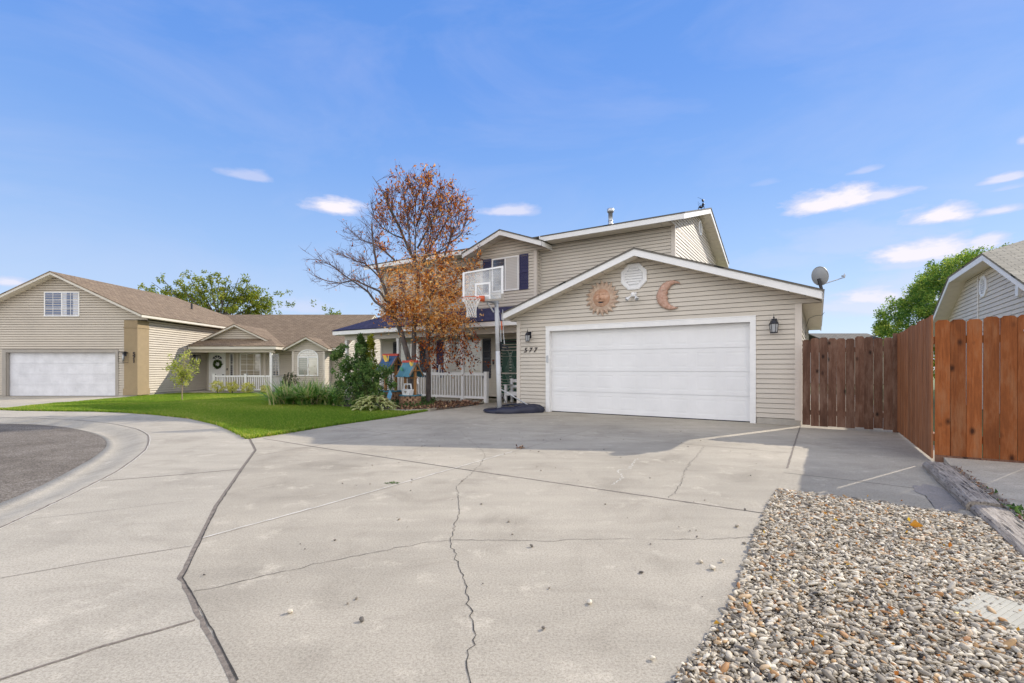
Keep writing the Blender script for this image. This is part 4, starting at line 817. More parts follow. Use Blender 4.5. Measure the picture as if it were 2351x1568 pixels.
# timbers
def timber(label, a, b0, b1, h, w=.215):
    t = thing('landscape_timber', label, 'timber', W(a, b0), HROT, 'weathered timbers edging the gravel'); n = 22; mb = MB(); vs = []
    for i in range(n + 1):
        y = (b1 - b0) * i / n; e = .012 if i in (0, n) else 0
        for x, z in ((0, 0), (-.004, h * .55), (.012, h - .012), (.03, h), (w * .5, h + .004), (w - .03, h), (w - .008, h - .014), (w, 0)):
            vs.append((x + random.gauss(0, .0012), y, max(0, z - e + random.gauss(0, .001)) if z else -.02))
    mb.add(vs, [(i * 8 + k, i * 8 + k + 1, (i + 1) * 8 + k + 1, (i + 1) * 8 + k) for i in range(n) for k in range(7)] + [tuple(range(8)), tuple(range(n * 8, n * 8 + 8))]); mb.build('beam', TIMBW, t)
    mb = MB()
    for i in range(34):
        x = random.uniform(.03, w - .04); y = random.uniform(.05, b1 - b0 - .3); l = random.uniform(.08, .34); d = random.gauss(0, .006)
        mb.add([(x, y, h + .0052), (x + random.uniform(.002, .006), y + l / 2, h + .0056), (x + d, y + l, h + .0052), (x - .002 + d / 2, y + l / 2, h + .0056)], [(0, 1, 2, 3)])
    mb.build('split', CRACK, t); return t
def timbermat():
    m, nt, b = new_mat('silvered_timber'); v = coords(nt, (60, 3.5, 60)); g = noise(nt, v, 1, 6, .7, dist=.3); v2 = coords(nt, (26, 15, 20))
    vo = N(nt, 'ShaderNodeTexVoronoi'); vo.inputs['Scale'].default_value = 1; nt.links.new(v2, vo.inputs['Vector'])
    col = ramp(nt, g, [(.3, (.10, .08, .065)), (.48, (.28, .24, .20)), (.7, (.46, .41, .35))]); col = mixc(nt, ramp(nt, vo.outputs['Distance'], [(.14, (.8,)), (.26, (0,))]), col, (.05, .04, .04))
    nt.links.new(col, b.inputs['Base Color']); b.inputs['Roughness'].default_value = .9; bump(nt, b, g, 1.0, .012); return m
TIMBW = timbermat()
timber('grey weathered timber, farther one with rows of incised marks by the fence foot', 1.315, -5.97, -4.02, .092); timber('grey cracked timber, nearer one running out of frame along the gravel', 1.335, -8.55, -5.99, .07)
mb = MB(); mb.box(-.17, .17, -.19, .19, 0, .02)
for k in range(16): mb.box(-.165, .165, -.185 + k * .0232, -.170 + k * .0232, .02, .0215)
o = mb.build('paver', pmat('ridged_paver', (.42, .40, .33), .9, .12, 12, bs=60)); o.location = (PAV[0], PAV[1], .012); o.rotation_euler = (0, 0, .5); tag(o, 'ridged square paver half sunk in the gravel at the right edge', 'paver')
pts = [W(1.575 + random.gauss(0, .025), b, .07) for b in np.r_[RNG.uniform(-6.5, -5.9, 60), RNG.uniform(-7.5, -5.2, 14)]]
o = leaves('weed_strip', [tuple(p) for p in pts], .035, COVER, None, RNG.random(len(pts)), .5, up=.6); o['kind'] = 'stuff'
pts = [W(1.57 + random.gauss(0, .03), b, .068) for b in RNG.uniform(-8.5, -4.2, 260)]; o = leaves('slab_leaf_litter', [tuple(p) for p in pts], .026, LITT, None, RNG.random(len(pts)), .5, up=.1); o['kind'] = 'stuff'

# ================================================================ fences
def fence(name, label, mat, o_ab, dirs, n, spacing, bw, h, gapv=0, dog=True, frame=1, lowjit=.004, posts=(), kick=False, cat='fence', rails=(.25, 1.45)):
    """boards along dirs (house frame), from o_ab; frame=side (+1/-1) of rails"""
    t = thing(name, label, cat, W(*o_ab), HROT); s = Vector((dirs[0], dirs[1], 0)); nn = Vector((s.y, -s.x, 0)); mb = MB()
    for i in range(n):
        x0 = i * spacing + random.uniform(0, gapv); x1 = x0 + bw + random.uniform(-.003, .003); hh = (h(i) if callable(h) else h) + random.gauss(0, .008); zb = .03 + random.uniform(0, lowjit); ti = random.gauss(0, .003)
        c = .028 if dog else .002; mb.cur = random.random(); d = nn * .016
        if dog: pr = [(x0, zb), (x1, zb), (x1 + ti, hh - c), (x1 - c + ti, hh), (x0 + c + ti, hh), (x0 + ti, hh - c)]
        else: pr = [(x0, zb), (x1, zb), (x1 + ti, hh), (x0 + ti, hh)]
        mb.prism([s * a + Vector((0, 0, z)) + nn * random.gauss(0, .0015) for a, z in pr], d)
    mb.build('board_panel', mat, t); Ln = n * spacing; mb = MB(); mb.cur = .4
    for z in rails: mb = MB(); mb.cur = .4; mb.hexa([s * 0 + nn * (-.04 * frame) + Vector((0, 0, z)), s * Ln + nn * (-.04 * frame) + Vector((0, 0, z)), s * Ln - nn * .001 * frame + Vector((0, 0, z)), -nn * .001 * frame + Vector((0, 0, z))], [s * 0 + nn * (-.04 * frame) + Vector((0, 0, z + .09)), s * Ln + nn * (-.04 * frame) + Vector((0, 0, z + .09)), s * Ln - nn * .001 * frame + Vector((0, 0, z + .09)), -nn * .001 * frame + Vector((0, 0, z + .09))]); mb.build('rail', mat, t)
    for ps, off, w, ph in posts:
        mb = MB(); mb.cur = .25; c = s * ps + nn * off; mb.box(c.x - w / 2, c.x + w / 2, c.y - w / 2, c.y + w / 2, 0, ph); mb.build('post', mat, t)
    if kick:
        mb = MB(); mb.cur = .9; q = nn * .018; mb.hexa([q, s * Ln + q, s * Ln + q * 2.6, q * 2.6], [p + Vector((0, 0, .085)) for p in (q, s * Ln + q, s * Ln + q * 2.6, q * 2.6)]); mb.build('kickboard', WGATE, t)
    return t
gt = fence('side_gate', 'dark weathered picket gate with uneven dog eared boards between garage and fence', WGATE, (.035, -.30), (1, 0), 10, .139, .1345, lambda i: 1.71 + .02 * math.sin(i * 1.3) + (.02 if 2 <= i <= 4 else 0), gapv=.003, frame=1, posts=(), cat='gate', lowjit=.03)
mb = MB(); mb.cur = .2; mb.box(1.392, 1.465, -.02, .06, 0, 1.77); mb.build('post', WGATE, gt)
lf = fence('board_fence', 'long brown plank fence receding from the gate to the orange corner boards', WLONG, (1.50, -.28), (0, -1), 23, .136, .134, lambda i: 1.75 + .0025 * i, dog=False, frame=1, posts=((.05, -.06, .09, 1.78),), gapv=.0005)
ff = fence('orange_fence', 'bright orange cedar fence with dark knots facing the street at far right', WFRONT, (1.508, -3.42), (1, 0), 34, .1455, .138, lambda i: 1.735 + .004 * min(i, 6), gapv=.005, posts=((.18, -.07, .09, 1.7), (2.4, -.07, .09, 1.7), (4.6, -.07, .09, 1.7)), lowjit=.01, kick=True)
for o in ff.children: pass
mb = MB(); mb.lathe([(.0, 0), (.025, 0), (.025, .012), (.0, .016)], 10); mb.v = [(.80 + x, -.018 - z, 1.58 + y) for x, y, z in mb.v]; o = mb.build('reflector', PLASTW, ff)
mb = MB(); mb.tube([(.155, .03, .5), (.155, .03, 1.62)], .02, 8); mb.build('latch_pipe', STEEL, ff)
# ================================================================ fittings on the houses
def hang(root, a, b, z): root.location = W(a, b, z); root.rotation_euler = (0, 0, HROT); return root
def lantern(label):
    t = thing('wall_lantern', label, 'lamp', group='matching black lanterns flanking the garage door')
    mb = MB(); mb.box(-.065, .065, -.015, .0, -.14, .14); mb.build('mounting_block', TRIM, t)
    mb = MB(); mb.box(-.05, .05, -.035, -.016, -.10, .10); mb.tube([(0, -.03, .02), (0, -.09, .085), (0, -.14, .07)], .016, 8)
    mb.tube([(0, -.03, -.05), (0, -.08, .0), (0, -.14, .04)], .010, 6); mb.build('bracket', BLACKP, t)
    mb = MB(); c = (0, -.15, 0); mb.lathe([(.085, -.02), (.088, -.012), (.07, .02), (.055, .05), (.03, .075), (.012, .082), (.012, .10), (.018, .11), (.006, .13), (.004, .19)], 6, c); mb.lathe([(.062, -.205), (.07, -.20), (.07, -.185), (.06, -.18)], 6, c)
    for k in range(6):
        q = PI / 3 * k; mb.tube([(.083 * math.cos(q), -.15 + .083 * math.sin(q), -.02), (.064 * math.cos(q), -.15 + .064 * math.sin(q), -.19)], .005, 4)
    mb.build('cage', BLACKP, t)
    mb = MB(); mb.lathe([(.056, -.185), (.075, -.022)], 6, c); mb.build('glass', LAMPG, t)
    mb = MB(); mb.lathe([(.008, -.18), (.014, -.12), (.026, -.08), (.02, -.05), (.004, -.035)], 10, c); mb.build('bulb', PLASTW, t, True); return t
l1 = lantern('black cage lantern above the house number 577'); hang(l1, -6.25, -.016, 2.04); l1.scale = (.9, .9, .9)
l2 = bpy.data.objects.new('wall_lantern', None); COL.objects.link(l2); tag(l2, 'black cage lantern between the garage door and the gate', 'lamp', 'matching black lanterns flanking the garage door'); hang(l2, -.46, -.016, 2.06)
for c in l1.children: k = c.copy(); COL.objects.link(k); k.parent = l2
num = thing('house_number', 'dark slanted digits 577 on the beige siding below a lantern', 'house number', W(-6.25, -.02, 1.63), HROT)
for k, ch in enumerate('577'): text_mesh('digit', ch, .178, INKM, num, ((k - 1) * .15, -.004, 0), (PI / 2, 0, 0), .30, .006, .003)
num2 = thing('house_number', 'black upright digits 571 stacked on the ochre pilaster', 'house number', RAY(307.6, 821, 21.93), 0)
for k, ch in enumerate('571'): text_mesh('digit', ch, .22, INKM, num2, (0, -.01, .165 * (1 - k)), (PI / 2, 0, 0), 0, .008, .006)
def box_lantern(label, loc):
    t = thing('box_lantern', label, 'lamp', loc); mb = MB(); mb.box(-.06, .06, -.03, 0, .04, .26); mb.box(-.13, .13, -.28, -.02, .20, .23)
    for x in (-.13, .12):
        for y in (-.28, -.03): mb.box(x, x + .012, y, y + .012, -.24, .2)
    mb.box(-.13, .132, -.28, -.27, -.25, -.238); mb.box(-.13, .132, -.03, -.018, -.25, -.238); mb.box(-.13, -.118, -.27, -.03, -.25, -.238); mb.box(.12, .132, -.27, -.03, -.25, -.238); mb.build('frame', BLACKP, t)
    mb = MB(); mb.lathe([(.03, -.16), (.05, -.1), (.05, .05), (.02, .1), (.012, .19)], 10, (0, -.15, 0)); mb.build('bulb', LAMPG, t, True); return t
box_lantern('black open box lantern on the wall beside the number 571', RAY(289, 820, 21.98))
p = RAY(463, 822, 26.0); b2 = box_lantern('black box lantern in the shade beside the white entrance door', (-17.085, 25.9, 1.62)); b2.rotation_euler = (0, 0, PI / 2)
# sun and moon
def relief(a, z): return a, z
t = thing('sun_ornament', 'round terracotta sun with a smiling face and pointed rays on the gable', 'wall ornament', W(-4.19, -.03, 2.87), HROT)
mb = MB(); nr = 20; vs = [(0, -.055, 0)]; fs = []
ang = [2 * PI * k / (nr * 4) for k in range(nr * 4)]
for ring in range(4):
    for k, q in enumerate(ang):
        m = k % 4; j = (k // 4) % 2
        if ring == 0: r, y = .225, -.05
        elif ring == 1: r, y = .27, -.042
        elif ring == 2: r, y = (.36 if m == 0 else .335), (-.045 if m == 0 else -.018 if m == 2 else -.03)
        else: r, y = ((.455 if j else .43) if m == 0 else .345 if m == 2 else .385), (-.012 if m == 0 else -.006)
        if ring == 3 and m == 2: r = .34
        q2 = q + (.06 if ring == 3 and m == 0 else 0); vs.append((r * math.cos(q2), y, r * math.sin(q2)))
n = nr * 4
for ring in range(3): fs += [(1 + ring * n + k, 1 + ring * n + (k + 1) % n, 1 + (ring + 1) * n + (k + 1) % n, 1 + (ring + 1) * n + k) for k in range(n)]
back = len(vs); vs += [(v[0], .0, v[2]) for v in vs[1 + 3 * n:1 + 4 * n]]; fs += [(1 + 3 * n + k, 1 + 3 * n + (k + 1) % n, back + (k + 1) % n, back + k) for k in range(n)]
mb.add(vs, fs); mb.build('rays', PALETER, t)
mb = MB()
for k in range(80):
    q = 2 * PI * k / 80 + .02; r1 = .33 + .02 * (k % 3); mb.tube([(.245 * math.cos(q), -.05, .245 * math.sin(q)), (r1 * math.cos(q), -.034, r1 * math.sin(q))], .0035, 4)
mb.build('engraved_line', PALETER, t)
def bumpf(x, z, cx, cz, rx, rz, h): return h * math.exp(-(((x - cx) / rx) ** 2 + ((z - cz) / rz) ** 2))
mb = MB(); nrg, nk = 22, 48; vs = []
for i in range(nrg + 1):
    r = .222 * i / nrg
    for k in range(nk):
        x, z = r * math.cos(2 * PI * k / nk), r * math.sin(2 * PI * k / nk); y = .05 + .055 * (1 - (r / .222) ** 2)
        for sg in (-1, 1): y += bumpf(x, z, sg * .105, -.035, .055, .055, .035) + bumpf(x, z, sg * .085, .095, .075, .018, .022) - bumpf(x, z, sg * .085, .055, .05, .022, .022) + bumpf(x, z, sg * .085, .05, .03, .012, .012)
        y += bumpf(x, z, 0, .0, .026, .055, .045) + bumpf(x, z, 0, -.025, .045, .022, .03) + bumpf(x, z, 0, -.085, .085, .016, .02) + bumpf(x, z, 0, -.145, .06, .016, .022) - bumpf(x, z, 0, -.113, .055, .016, .035) + bumpf(x, z, 0, -.185, .05, .03, .015)
        vs.append((x, -y, z))
mb.add(vs, [(i * nk + k, i * nk + (k + 1) % nk, (i + 1) * nk + (k + 1) % nk, (i + 1) * nk + k) for i in range(nrg) for k in range(nk)]); mb.build('face', TERRA, t, True)
mb = MB(); mb.prism([(.062 * math.cos(q), -.088, -.112 + .02 * math.sin(q)) for q in np.linspace(0, 2 * PI, 17)[:-1]], (0, -.006, 0)); mb.build('mouth', BLACKP, t)
MO = [(2110, 475), (2075, 430), (1960, 400), (1850, 420), (1760, 470), (1700, 550), (1655, 650), (1635, 730), (1660, 830), (1710, 900), (1790, 950), (1880, 980), (1960, 975), (2040, 945), (2068, 920)]
MI = [(2105, 478), (2070, 457), (2000, 462), (1935, 500), (1885, 560), (1852, 612), (1862, 650), (1838, 700), (1866, 740), (1850, 790), (1868, 835), (1920, 885), (1985, 915), (2035, 930), (2066, 922)]
tf = lambda q: PL((1720 + q[0] / 6.53) / 1.3067, (780 + q[1] / 6.53) / 1.3067, 0)
o2 = [tf(q) for q in MO]; i2 = [tf(q) for q in MI]; mc = (-2.6, 2.78)
t = thing('moon_ornament', 'pinkish copper crescent moon in profile on the gable siding', 'wall ornament', W(mc[0], -.03, mc[1]), HROT); mb = MB(); vs = []
for (a0, z0), (a1, z1) in zip(o2, i2):
    w = math.hypot(a1 - a0, z1 - z0)
    for f, y in ((0, 0), (.0, -.02), (.25, -.02 - .16 * w), (.5, -.02 - .2 * w), (.75, -.02 - .17 * w), (1, -.02), (1, 0)): vs.append((a0 + (a1 - a0) * f - mc[0], y - random.uniform(0, .008) * (0 < f < 1), z0 + (z1 - z0) * f - mc[1]))
mb.add(vs, [(i * 7 + k, i * 7 + k + 1, (i + 1) * 7 + k + 1, (i + 1) * 7 + k) for i in range(len(o2) - 1) for k in range(6)]); mb.build('crescent', MOONM, t, True)
mb = MB(); ea, ez = tf((1790, 590)); mb.tube([(ea - mc[0] - .05, -.075, ez - mc[1] + .01), (ea - mc[0], -.085, ez - mc[1] - .01), (ea - mc[0] + .04, -.08, ez - mc[1])], .006, 5); mb.build('eyelid', PALETER, t)
t = thing('floodlight', 'white twin floodlight with motion sensor under the octagonal vent', 'lamp', W(-3.40, -.02, 2.87), HROT); mb = MB(); mb.lathe([(.055, -.02), (.06, .0), (.05, .04), (.02, .06)], 12); mb.v = [(x, -.04 - z, y + .02) for x, y, z in mb.v]; mb.box(.05, .07, -.03, 0, -.04, .08)
mb.tube([(-.02, -.06, .0), (-.07, -.09, -.04)], .014, 6); mb.tube([(.02, -.06, .0), (.08, -.09, -.04)], .014, 6); mb.build('base', PLASTW, t)
for sg in (-1, 1):
    mb = MB(); d = Vector((sg * .5, -.6, -.62)).normalized(); p = Vector((sg * .075, -.09, -.045)); mb.tube([p - d * .01, p + d * .03, p + d * .09, p + d * .10], [.022, .03, .05, .048], 12); hd = mb.build('lamp_head', PLASTW, t, True)
    mb = MB(); mb.tube([p + d * .092, p + d * .104], [.044, .042], 12); mb.build('lens', LAMPG, hd)
# satellite dish
dc = RAY(1882, 634, 9.35); lnb = RAY(1937, 633, 9.75); foot = RAY(1886, 660, 9.32)
t = thing('satellite_dish', 'grey satellite dish on the right eave with feed arm pointing right', 'satellite dish', foot); ax = (lnb - dc); ax.z += .12; ax.normalize(); sx = ax.cross(Vector((0, 0, 1))).normalized(); sy = sx.cross(ax)
mb = MB(); vs = []; R0 = .17
for side in (0, 1):
    for i in range(9):
        r = R0 * i / 8
        for k in range(32): q = 2 * PI * k / 32; vs.append(dc - foot + sx * (r * .95 * math.cos(q)) + sy * (r * 1.1 * math.sin(q)) + ax * (1.5 * r * r - .03 - .008 * side))
mb.add(vs, [(s * 288 + i * 32 + k, s * 288 + i * 32 + (k + 1) % 32, s * 288 + (i + 1) * 32 + (k + 1) % 32, s * 288 + (i + 1) * 32 + k) for s in (0, 1) for i in range(8) for k in range(32)] + [(256 + k, 256 + (k + 1) % 32, 288 + 256 + (k + 1) % 32, 288 + 256 + k) for k in range(32)]); mb.build('reflector', pmat('dish_grey', (.33, .34, .34), .5, .08), t, True)
bot = dc - foot - sy * .17 + ax * .0; mb = MB(); e2 = lnb - foot - Vector((0, 0, .035)); mb.tube([bot - ax * .05, bot, e2], .011, 8); mb.build('feed_arm', STEEL, t)
mb = MB(); h0 = lnb - foot; mb.tube([h0 + Vector((.012, 0, -.045)), h0 + Vector((.018, 0, .01)), h0 + Vector((.014, 0, .045))], [.012, .018, .006], 8); mb.tube([h0, h0 - ax * .055], [.012, .018], 10); mb.build('feed_head', STEEL, t)
mb = MB(); mb.beam(dc - foot - ax * .05 - sy * .04, (0, 0, -.03), .05, .04); mb.beam((-.08, 0, -.02), (.05, .0, -.05), .05, .012); mb.tube([dc - foot - ax * .05 - sy * .06, bot - ax * .03], .02, 6); mb.build('mount', BLACKP, t)
# ridge ornament
rb = W(-3.10, 6.28, 6.60); t = thing('roof_ornament', 'small black metal figure ornament with thin rods on the roof peak', 'roof ornament', rb, HROT)
mb = MB(); k = .0145
def q(x, y): return Vector((x * k * .95, 0, y * k))
mb.tube([q(-8, 0), q(-7, 6), q(-4, 9)], .012, 6); mb.tube([q(6, -1), q(6, 7), q(3, 10)], .012, 6); mb.tube([q(-6, 6), q(-3, 8), q(0, 5), q(3, 9)], [.03, .055, .035, .045], 8); mb.tube([q(2, 8), q(4, 13), q(3, 16)], [.04, .045, .015], 8); mb.tube([q(4, 18), q(3, 22), q(1, 25)], [.02, .04, .012], 8); mb.tube([q(3, 15), q(4, 19)], .01, 5); mb.build('figure', BLACKP, t, True)
mb = MB()
for a, b, c in (((-6, 9), (-8, 16), (-8, 21)), ((-3, 10), (-4, 15), (-5, 17)), ((1, 25), (-4, 28), (-9, 31)), ((4, 10), (7, 11), (8, 11))): mb.tube([q(*a), q(*b), q(*c)], .004, 4)
mb.build('rod', BLACKP, t)
# porch railing
t = thing('porch_railing', 'white vinyl porch railing with square newel post by the green door', 'railing', W(-8.95, 1.73, 0), HROT)
mb = MB(); mb.box(-.06, .06, -.06, .06, 0, 1.0); mb.box(-.068, .068, -.068, .068, 1.0, 1.03); mb.build('newel_post', WHITE, t)
for a0, a1 in ((-9.865, -9.015), (-12.925, -9.975), (-15.845, -13.035)):
    x0, x1 = a0 + 8.95, a1 + 8.95; mb = MB(); mb.box(x0, x1, -.025, .025, .90, .97); mb.box(x0, x1, -.03, .03, .97, .985); mb.build('top_rail', WHITE, t)
    mb = MB(); mb.box(x0, x1, -.025, .025, .13, .21); mb.build('bottom_rail', WHITE, t); n = round((x1 - x0) / .125); mb = MB()
    for i in range(1, n): x = x0 + (x1 - x0) * i / n; mb.box(x - .018, x + .018, -.018, .018, .21, .90)
    mb.build('baluster_panel', WHITE, t)
t = thing('porch_railing', 'small white railing round the tan neighbour porch behind golden shrubs', 'railing', (-12.78, 25.6, -.12))
for x in (-3.03, -1.35):
    mb = MB(); mb.box(x - .06, x + .06, -.06, .06, 0, .93); mb.box(x - .075, x + .075, -.075, .075, .93, .97); mb.build('newel_post', WHITE, t)
for x0, x1 in ((-2.97, -1.41), (-1.29, -.06)):
    mb = MB(); mb.box(x0, x1, -.03, .03, .80, .88); mb.box(x0, x1, -.03, .03, .08, .15); n = 12
    for i in range(1, n): x = x0 + (x1 - x0) * i / n; mb.box(x - .02, x + .02, -.02, .02, .15, .80)
    mb.build('rail_panel', WHITE, t)
mb = MB(); mb.box(.0, .06, .06, 1.38, .80, .88); mb.box(.0, .06, .06, 1.38, .08, .15)
for i in range(1, 11): y = .06 + 1.32 * i / 11; mb.box(.01, .05, y - .02, y + .02, .15, .80)
mb.build('rail_panel', WHITE, t)
# bench arm by the door, step ladder, wreath
t = thing('porch_bench', 'white painted wooden bench half hidden behind the garage corner', 'bench', W(-8.1, 2.3, 0), HROT)
for x in (-.38, .42):
    for y in (-.2, .18):
        mb = MB(); mb.box(x, x + .085, y, y + .06, 0, .58 if y < 0 else .80); mb.build('leg', PLASTW, t)
mb = MB(); mb.box(-.38, .5, -.2, .2, .33, .37); mb.box(-.36, .48, -.205, -.2, .25, .36); mb.build('seat', PLASTW, t); mb = MB(); mb.box(-.40, -.28, -.23, .22, .58, .605); mb.build('armrest', PLASTW, t)
mb = MB(); mb.box(-.38, .5, .17, .2, .5, .58); mb.box(-.38, .5, .17, .2, .68, .78); mb.build('backrest', PLASTW, t)
t = thing('step_ladder', 'white folding step ladder standing on the porch behind the dark trunk', 'ladder', W(-11.6, 2.3, .07), HROT)
for sg in (-1, 1): mb = MB(); mb.beam((sg * .22, -.28, 0), (sg * .15, 0, 1.25), .03, .05); mb.beam((sg * .22, .25, 0), (sg * .15, .02, 1.25), .025, .03); mb.build('side_rail', PLASTW, t)
for z in (.3, .6, .9, 1.2): mb = MB(); y = -.28 * (1 - z / 1.25); mb.box(-.2, .2, y - .03, y + .08, z, z + .025); mb.build('step', PLASTW, t)
t = RAY(500, 836, 26.95); P = []
for k in range(900): q = random.uniform(0, 2 * PI); r = .185 + random.gauss(0, .03); P.append((r * math.cos(q), -abs(random.gauss(0, .03)) - .01, r * math.sin(q)))
o = leaves('door_wreath', P, .06, ARBL, None, None, .35); o.location = t; tag(o, 'dark green ring wreath hung on the white entrance door', 'wreath')
o = stones('door_stone', np.array([[0, 0, .0]]), np.array([[.17, .12, .07]]), TERRA, np.array([.5])); o.location = W(-9.5, 1.35, .05); tag(o, 'flat brown rock lying at the foot of the white porch railing', 'rock')

# ================================================================ basketball hoop
t = thing('basketball_hoop', 'portable basketball hoop with clear backboard and white net on a grey pole', 'basketball hoop', (*G(1147, 948), 0), 0); B = Vector((*G(1147, 948), 0))
top = RAY(1139.5, 690, 12.36) - B; mb = MB(); mb.tube([(0, 0, .0), top * .55], .060, 14); mb.tube([top * .34, top * .345], .064, 14); mb.build('pole', GREYP, t, True); mb = MB(); mb.tube([top * .545, top], .052, 14); mb.tube([top * .62, top * .625], .055, 14); mb.build('upper_pole', GREYP, t, True)
# backboard plane: normal faces left-front
bl, br_ = RAY(1062, 690, 11.95) - B, RAY(1155.5, 690, 12.18) - B; e = (br_ - bl); e.z = 0; Wd = e.length; e.normalize(); nb = Vector((e.y, -e.x, 0)); zb = 2.82; ztop = 3.58
wbk = Wall(Vector((bl.x, bl.y, 0)) , e, nb)
zs_ = lambda py, Y: H + (HY - py) * Y / F
# the photograph shows the board rising to the right: it leans with the tilted pole
def bp(u_, v_, d=0): z0 = zs_(693, 11.95) + (zs_(690, 12.18) - zs_(693, 11.95)) * u_; z1 = zs_(626, 11.95) + (zs_(610, 12.18) - zs_(626, 11.95)) * u_; return Vector((bl.x, bl.y, 0)) + e * Wd * u_ + nb * d + Vector((0, 0, z0 + (z1 - z0) * v_))
def bbox(mb, u0, u1, v0, v1, d0, d1): mb.hexa([bp(u0, v0, d0), bp(u1, v0, d0), bp(u1, v0, d1), bp(u0, v0, d1)], [bp(u0, v1, d0), bp(u1, v1, d0), bp(u1, v1, d1), bp(u0, v1, d1)])
mb = MB(); bbox(mb, .03, .97, .05, .96, -.006, .0); mb.build('backboard', ACRY, t)
mb = MB(); bbox(mb, 0, .045, 0, 1, -.03, .02); bbox(mb, .945, 1, 0, 1, -.03, .02); bbox(mb, .045, .945, .95, 1, -.03, .02); mb.build('backboard_frame', PLASTW, t)
mb = MB(); bbox(mb, .045, .945, 0, .06, -.03, .021); bbox(mb, .945, 1.01, -.01, .2, -.032, .023); mb.build('bottom_frame', GREYT, t)
mb = MB(); bbox(mb, .30, .34, .06, .58, .0, .004); bbox(mb, .64, .68, .06, .58, .0, .004); bbox(mb, .34, .64, .52, .58, 0, .004); bbox(mb, .34, .64, .14, .19, 0, .004); mb.build('target_square', PLASTW, t)
mb = MB(); bbox(mb, .30, .335, .06, .95, -.035, -.008); bbox(mb, .655, .69, .06, .95, -.035, -.008); mb.build('rear_brace', GREYT, t)
rc = RAY(1082.5, 684, 11.55) - B; rr = .225; mb = MB(); mb.tube([rc + Vector((rr * math.cos(a), rr * math.sin(a), 0)) for a in np.linspace(0, 2 * PI, 33)], .010, 8, False)
cb = bp(.46, .10, .02); mb.tube([rc + (cb - rc).normalized() * rr, cb], .012, 6); q0 = cb; mb.hexa([q0 + e * -.07 + Vector((0, 0, -.09)), q0 + e * .07 + Vector((0, 0, -.09)), q0 + e * .07 + nb * .05 + Vector((0, 0, -.09)), q0 + e * -.07 + nb * .05 + Vector((0, 0, -.09))], [q0 + e * -.07 + Vector((0, 0, .05)), q0 + e * .07 + Vector((0, 0, .05)), q0 + e * .07 + nb * .05 + Vector((0, 0, .05)), q0 + e * -.07 + nb * .05 + Vector((0, 0, .05))]); mb.build('rim', ORANGE, t, True)
mb = MB(); prof = [(0, .222), (.10, .175), (.19, .135), (.27, .115), (.35, .11), (.43, .115), (.46, .125)]
def netr(s): return float(np.interp(s, [p[0] for p in prof], [p[1] for p in prof]))
for k in range(12):
    for sg in (-1, 1):
        mb.tube([rc + Vector((netr(s) * math.cos(2 * PI * k / 12 + sg * s * 3.2), netr(s) * math.sin(2 * PI * k / 12 + sg * s * 3.2), -s)) for s in np.linspace(0, .46, 14)], .006, 4)
mb.build('net', NET, t)
mb = MB()
for sg in (-1, 1):
    off = nb * 0 + e * (.07 * sg); pp = top + Vector((0, 0, -.06)) + off; mb.beam(pp, bp(.5 + .12 * sg, .04, -.03), .035, .035); mb.beam(top + Vector((0, 0, -.30)) + off, bp(.5 + .12 * sg, .42, -.03), .03, .03); mb.beam(top + Vector((0, 0, .0)) + off - nb * .12, bp(.5 + .12 * sg, .25, -.03), .03, .03)
mb.build('support_arm', STEEL, t)
hp = RAY(1152, 735, 12.45) - B; mb = MB(); mb.tube([top + Vector((.16, .10, -.22)), RAY(1156, 770, 12.4) - B, RAY(1158, 790, 12.4) - B], .012, 6); mb.tube([top + Vector((.05, .0, -.3)), RAY(1149, 760, 12.4) - B, RAY(1150, 785, 12.4) - B], .016, 6); mb.build('adjuster_strut', STEEL, t)
mb = MB(); mb.tube([RAY(1151, 737, 12.38) - B, RAY(1152, 757, 12.38) - B], .017, 8); mb.build('adjuster_label', ORANGE, t)
mb = MB(); mb.tube([RAY(*p_, 12.35) - B for p_ in ((1148, 789), (1156, 794), (1166, 797), (1168, 800), (1160, 803), (1152, 799), (1150, 794))], .02, 6); mb.build('adjuster_handle', BLACKP, t)
# base: outline on the ground, house frame
OUT = [(-7.08, -.86), (-6.98, -1.1), (-6.62, -1.22), (-6.30, -1.12), (-5.95, -.72), (-5.72, -.38), (-5.74, -.22), (-5.95, -.14), (-6.25, -.20), (-6.60, -.28), (-6.95, -.50)]
def loc2(a, b, z): return W(a, b, z) - B
oc = np.mean(OUT, axis=0); mb = MB(); rings = [(1.0, 0), (1.02, .06), (.98, .13), (.88, .175), (.66, .20), (.58, .185), (.36, .19)]; vs = []; OUTS = []
for i in range(len(OUT)):
    for k in range(3):
        p0_, p1_, p2_, p3_ = [np.array(OUT[(i + j - 1) % len(OUT)]) for j in range(4)]; u_ = k / 3
        OUTS.append(.5 * ((2 * p1_) + (-p0_ + p2_) * u_ + (2 * p0_ - 5 * p1_ + 4 * p2_ - p3_) * u_ ** 2 + (-p0_ + 3 * p1_ - 3 * p2_ + p3_) * u_ ** 3))
n = len(OUTS)
for s, z in rings:
    for i, q_ in enumerate(OUTS): w_ = 1 + .05 * math.sin(i * 1.9) * (z > .05); vs.append(loc2(oc[0] + (q_[0] - oc[0]) * s * w_, oc[1] + (q_[1] - oc[1]) * s * w_, z * (1 + .10 * math.sin(i * 1.1)) * (.55 + .5 * (q_[0] + 7.08) / 1.36)))
mb.add(vs, [(r * n + i, r * n + (i + 1) % n, (r + 1) * n + (i + 1) % n, (r + 1) * n + i) for r in range(len(rings) - 1) for i in range(n)] + [tuple(range((len(rings) - 1) * n, len(rings) * n))]); base = mb.build('base', NAVYP, t, True)
mb = MB()
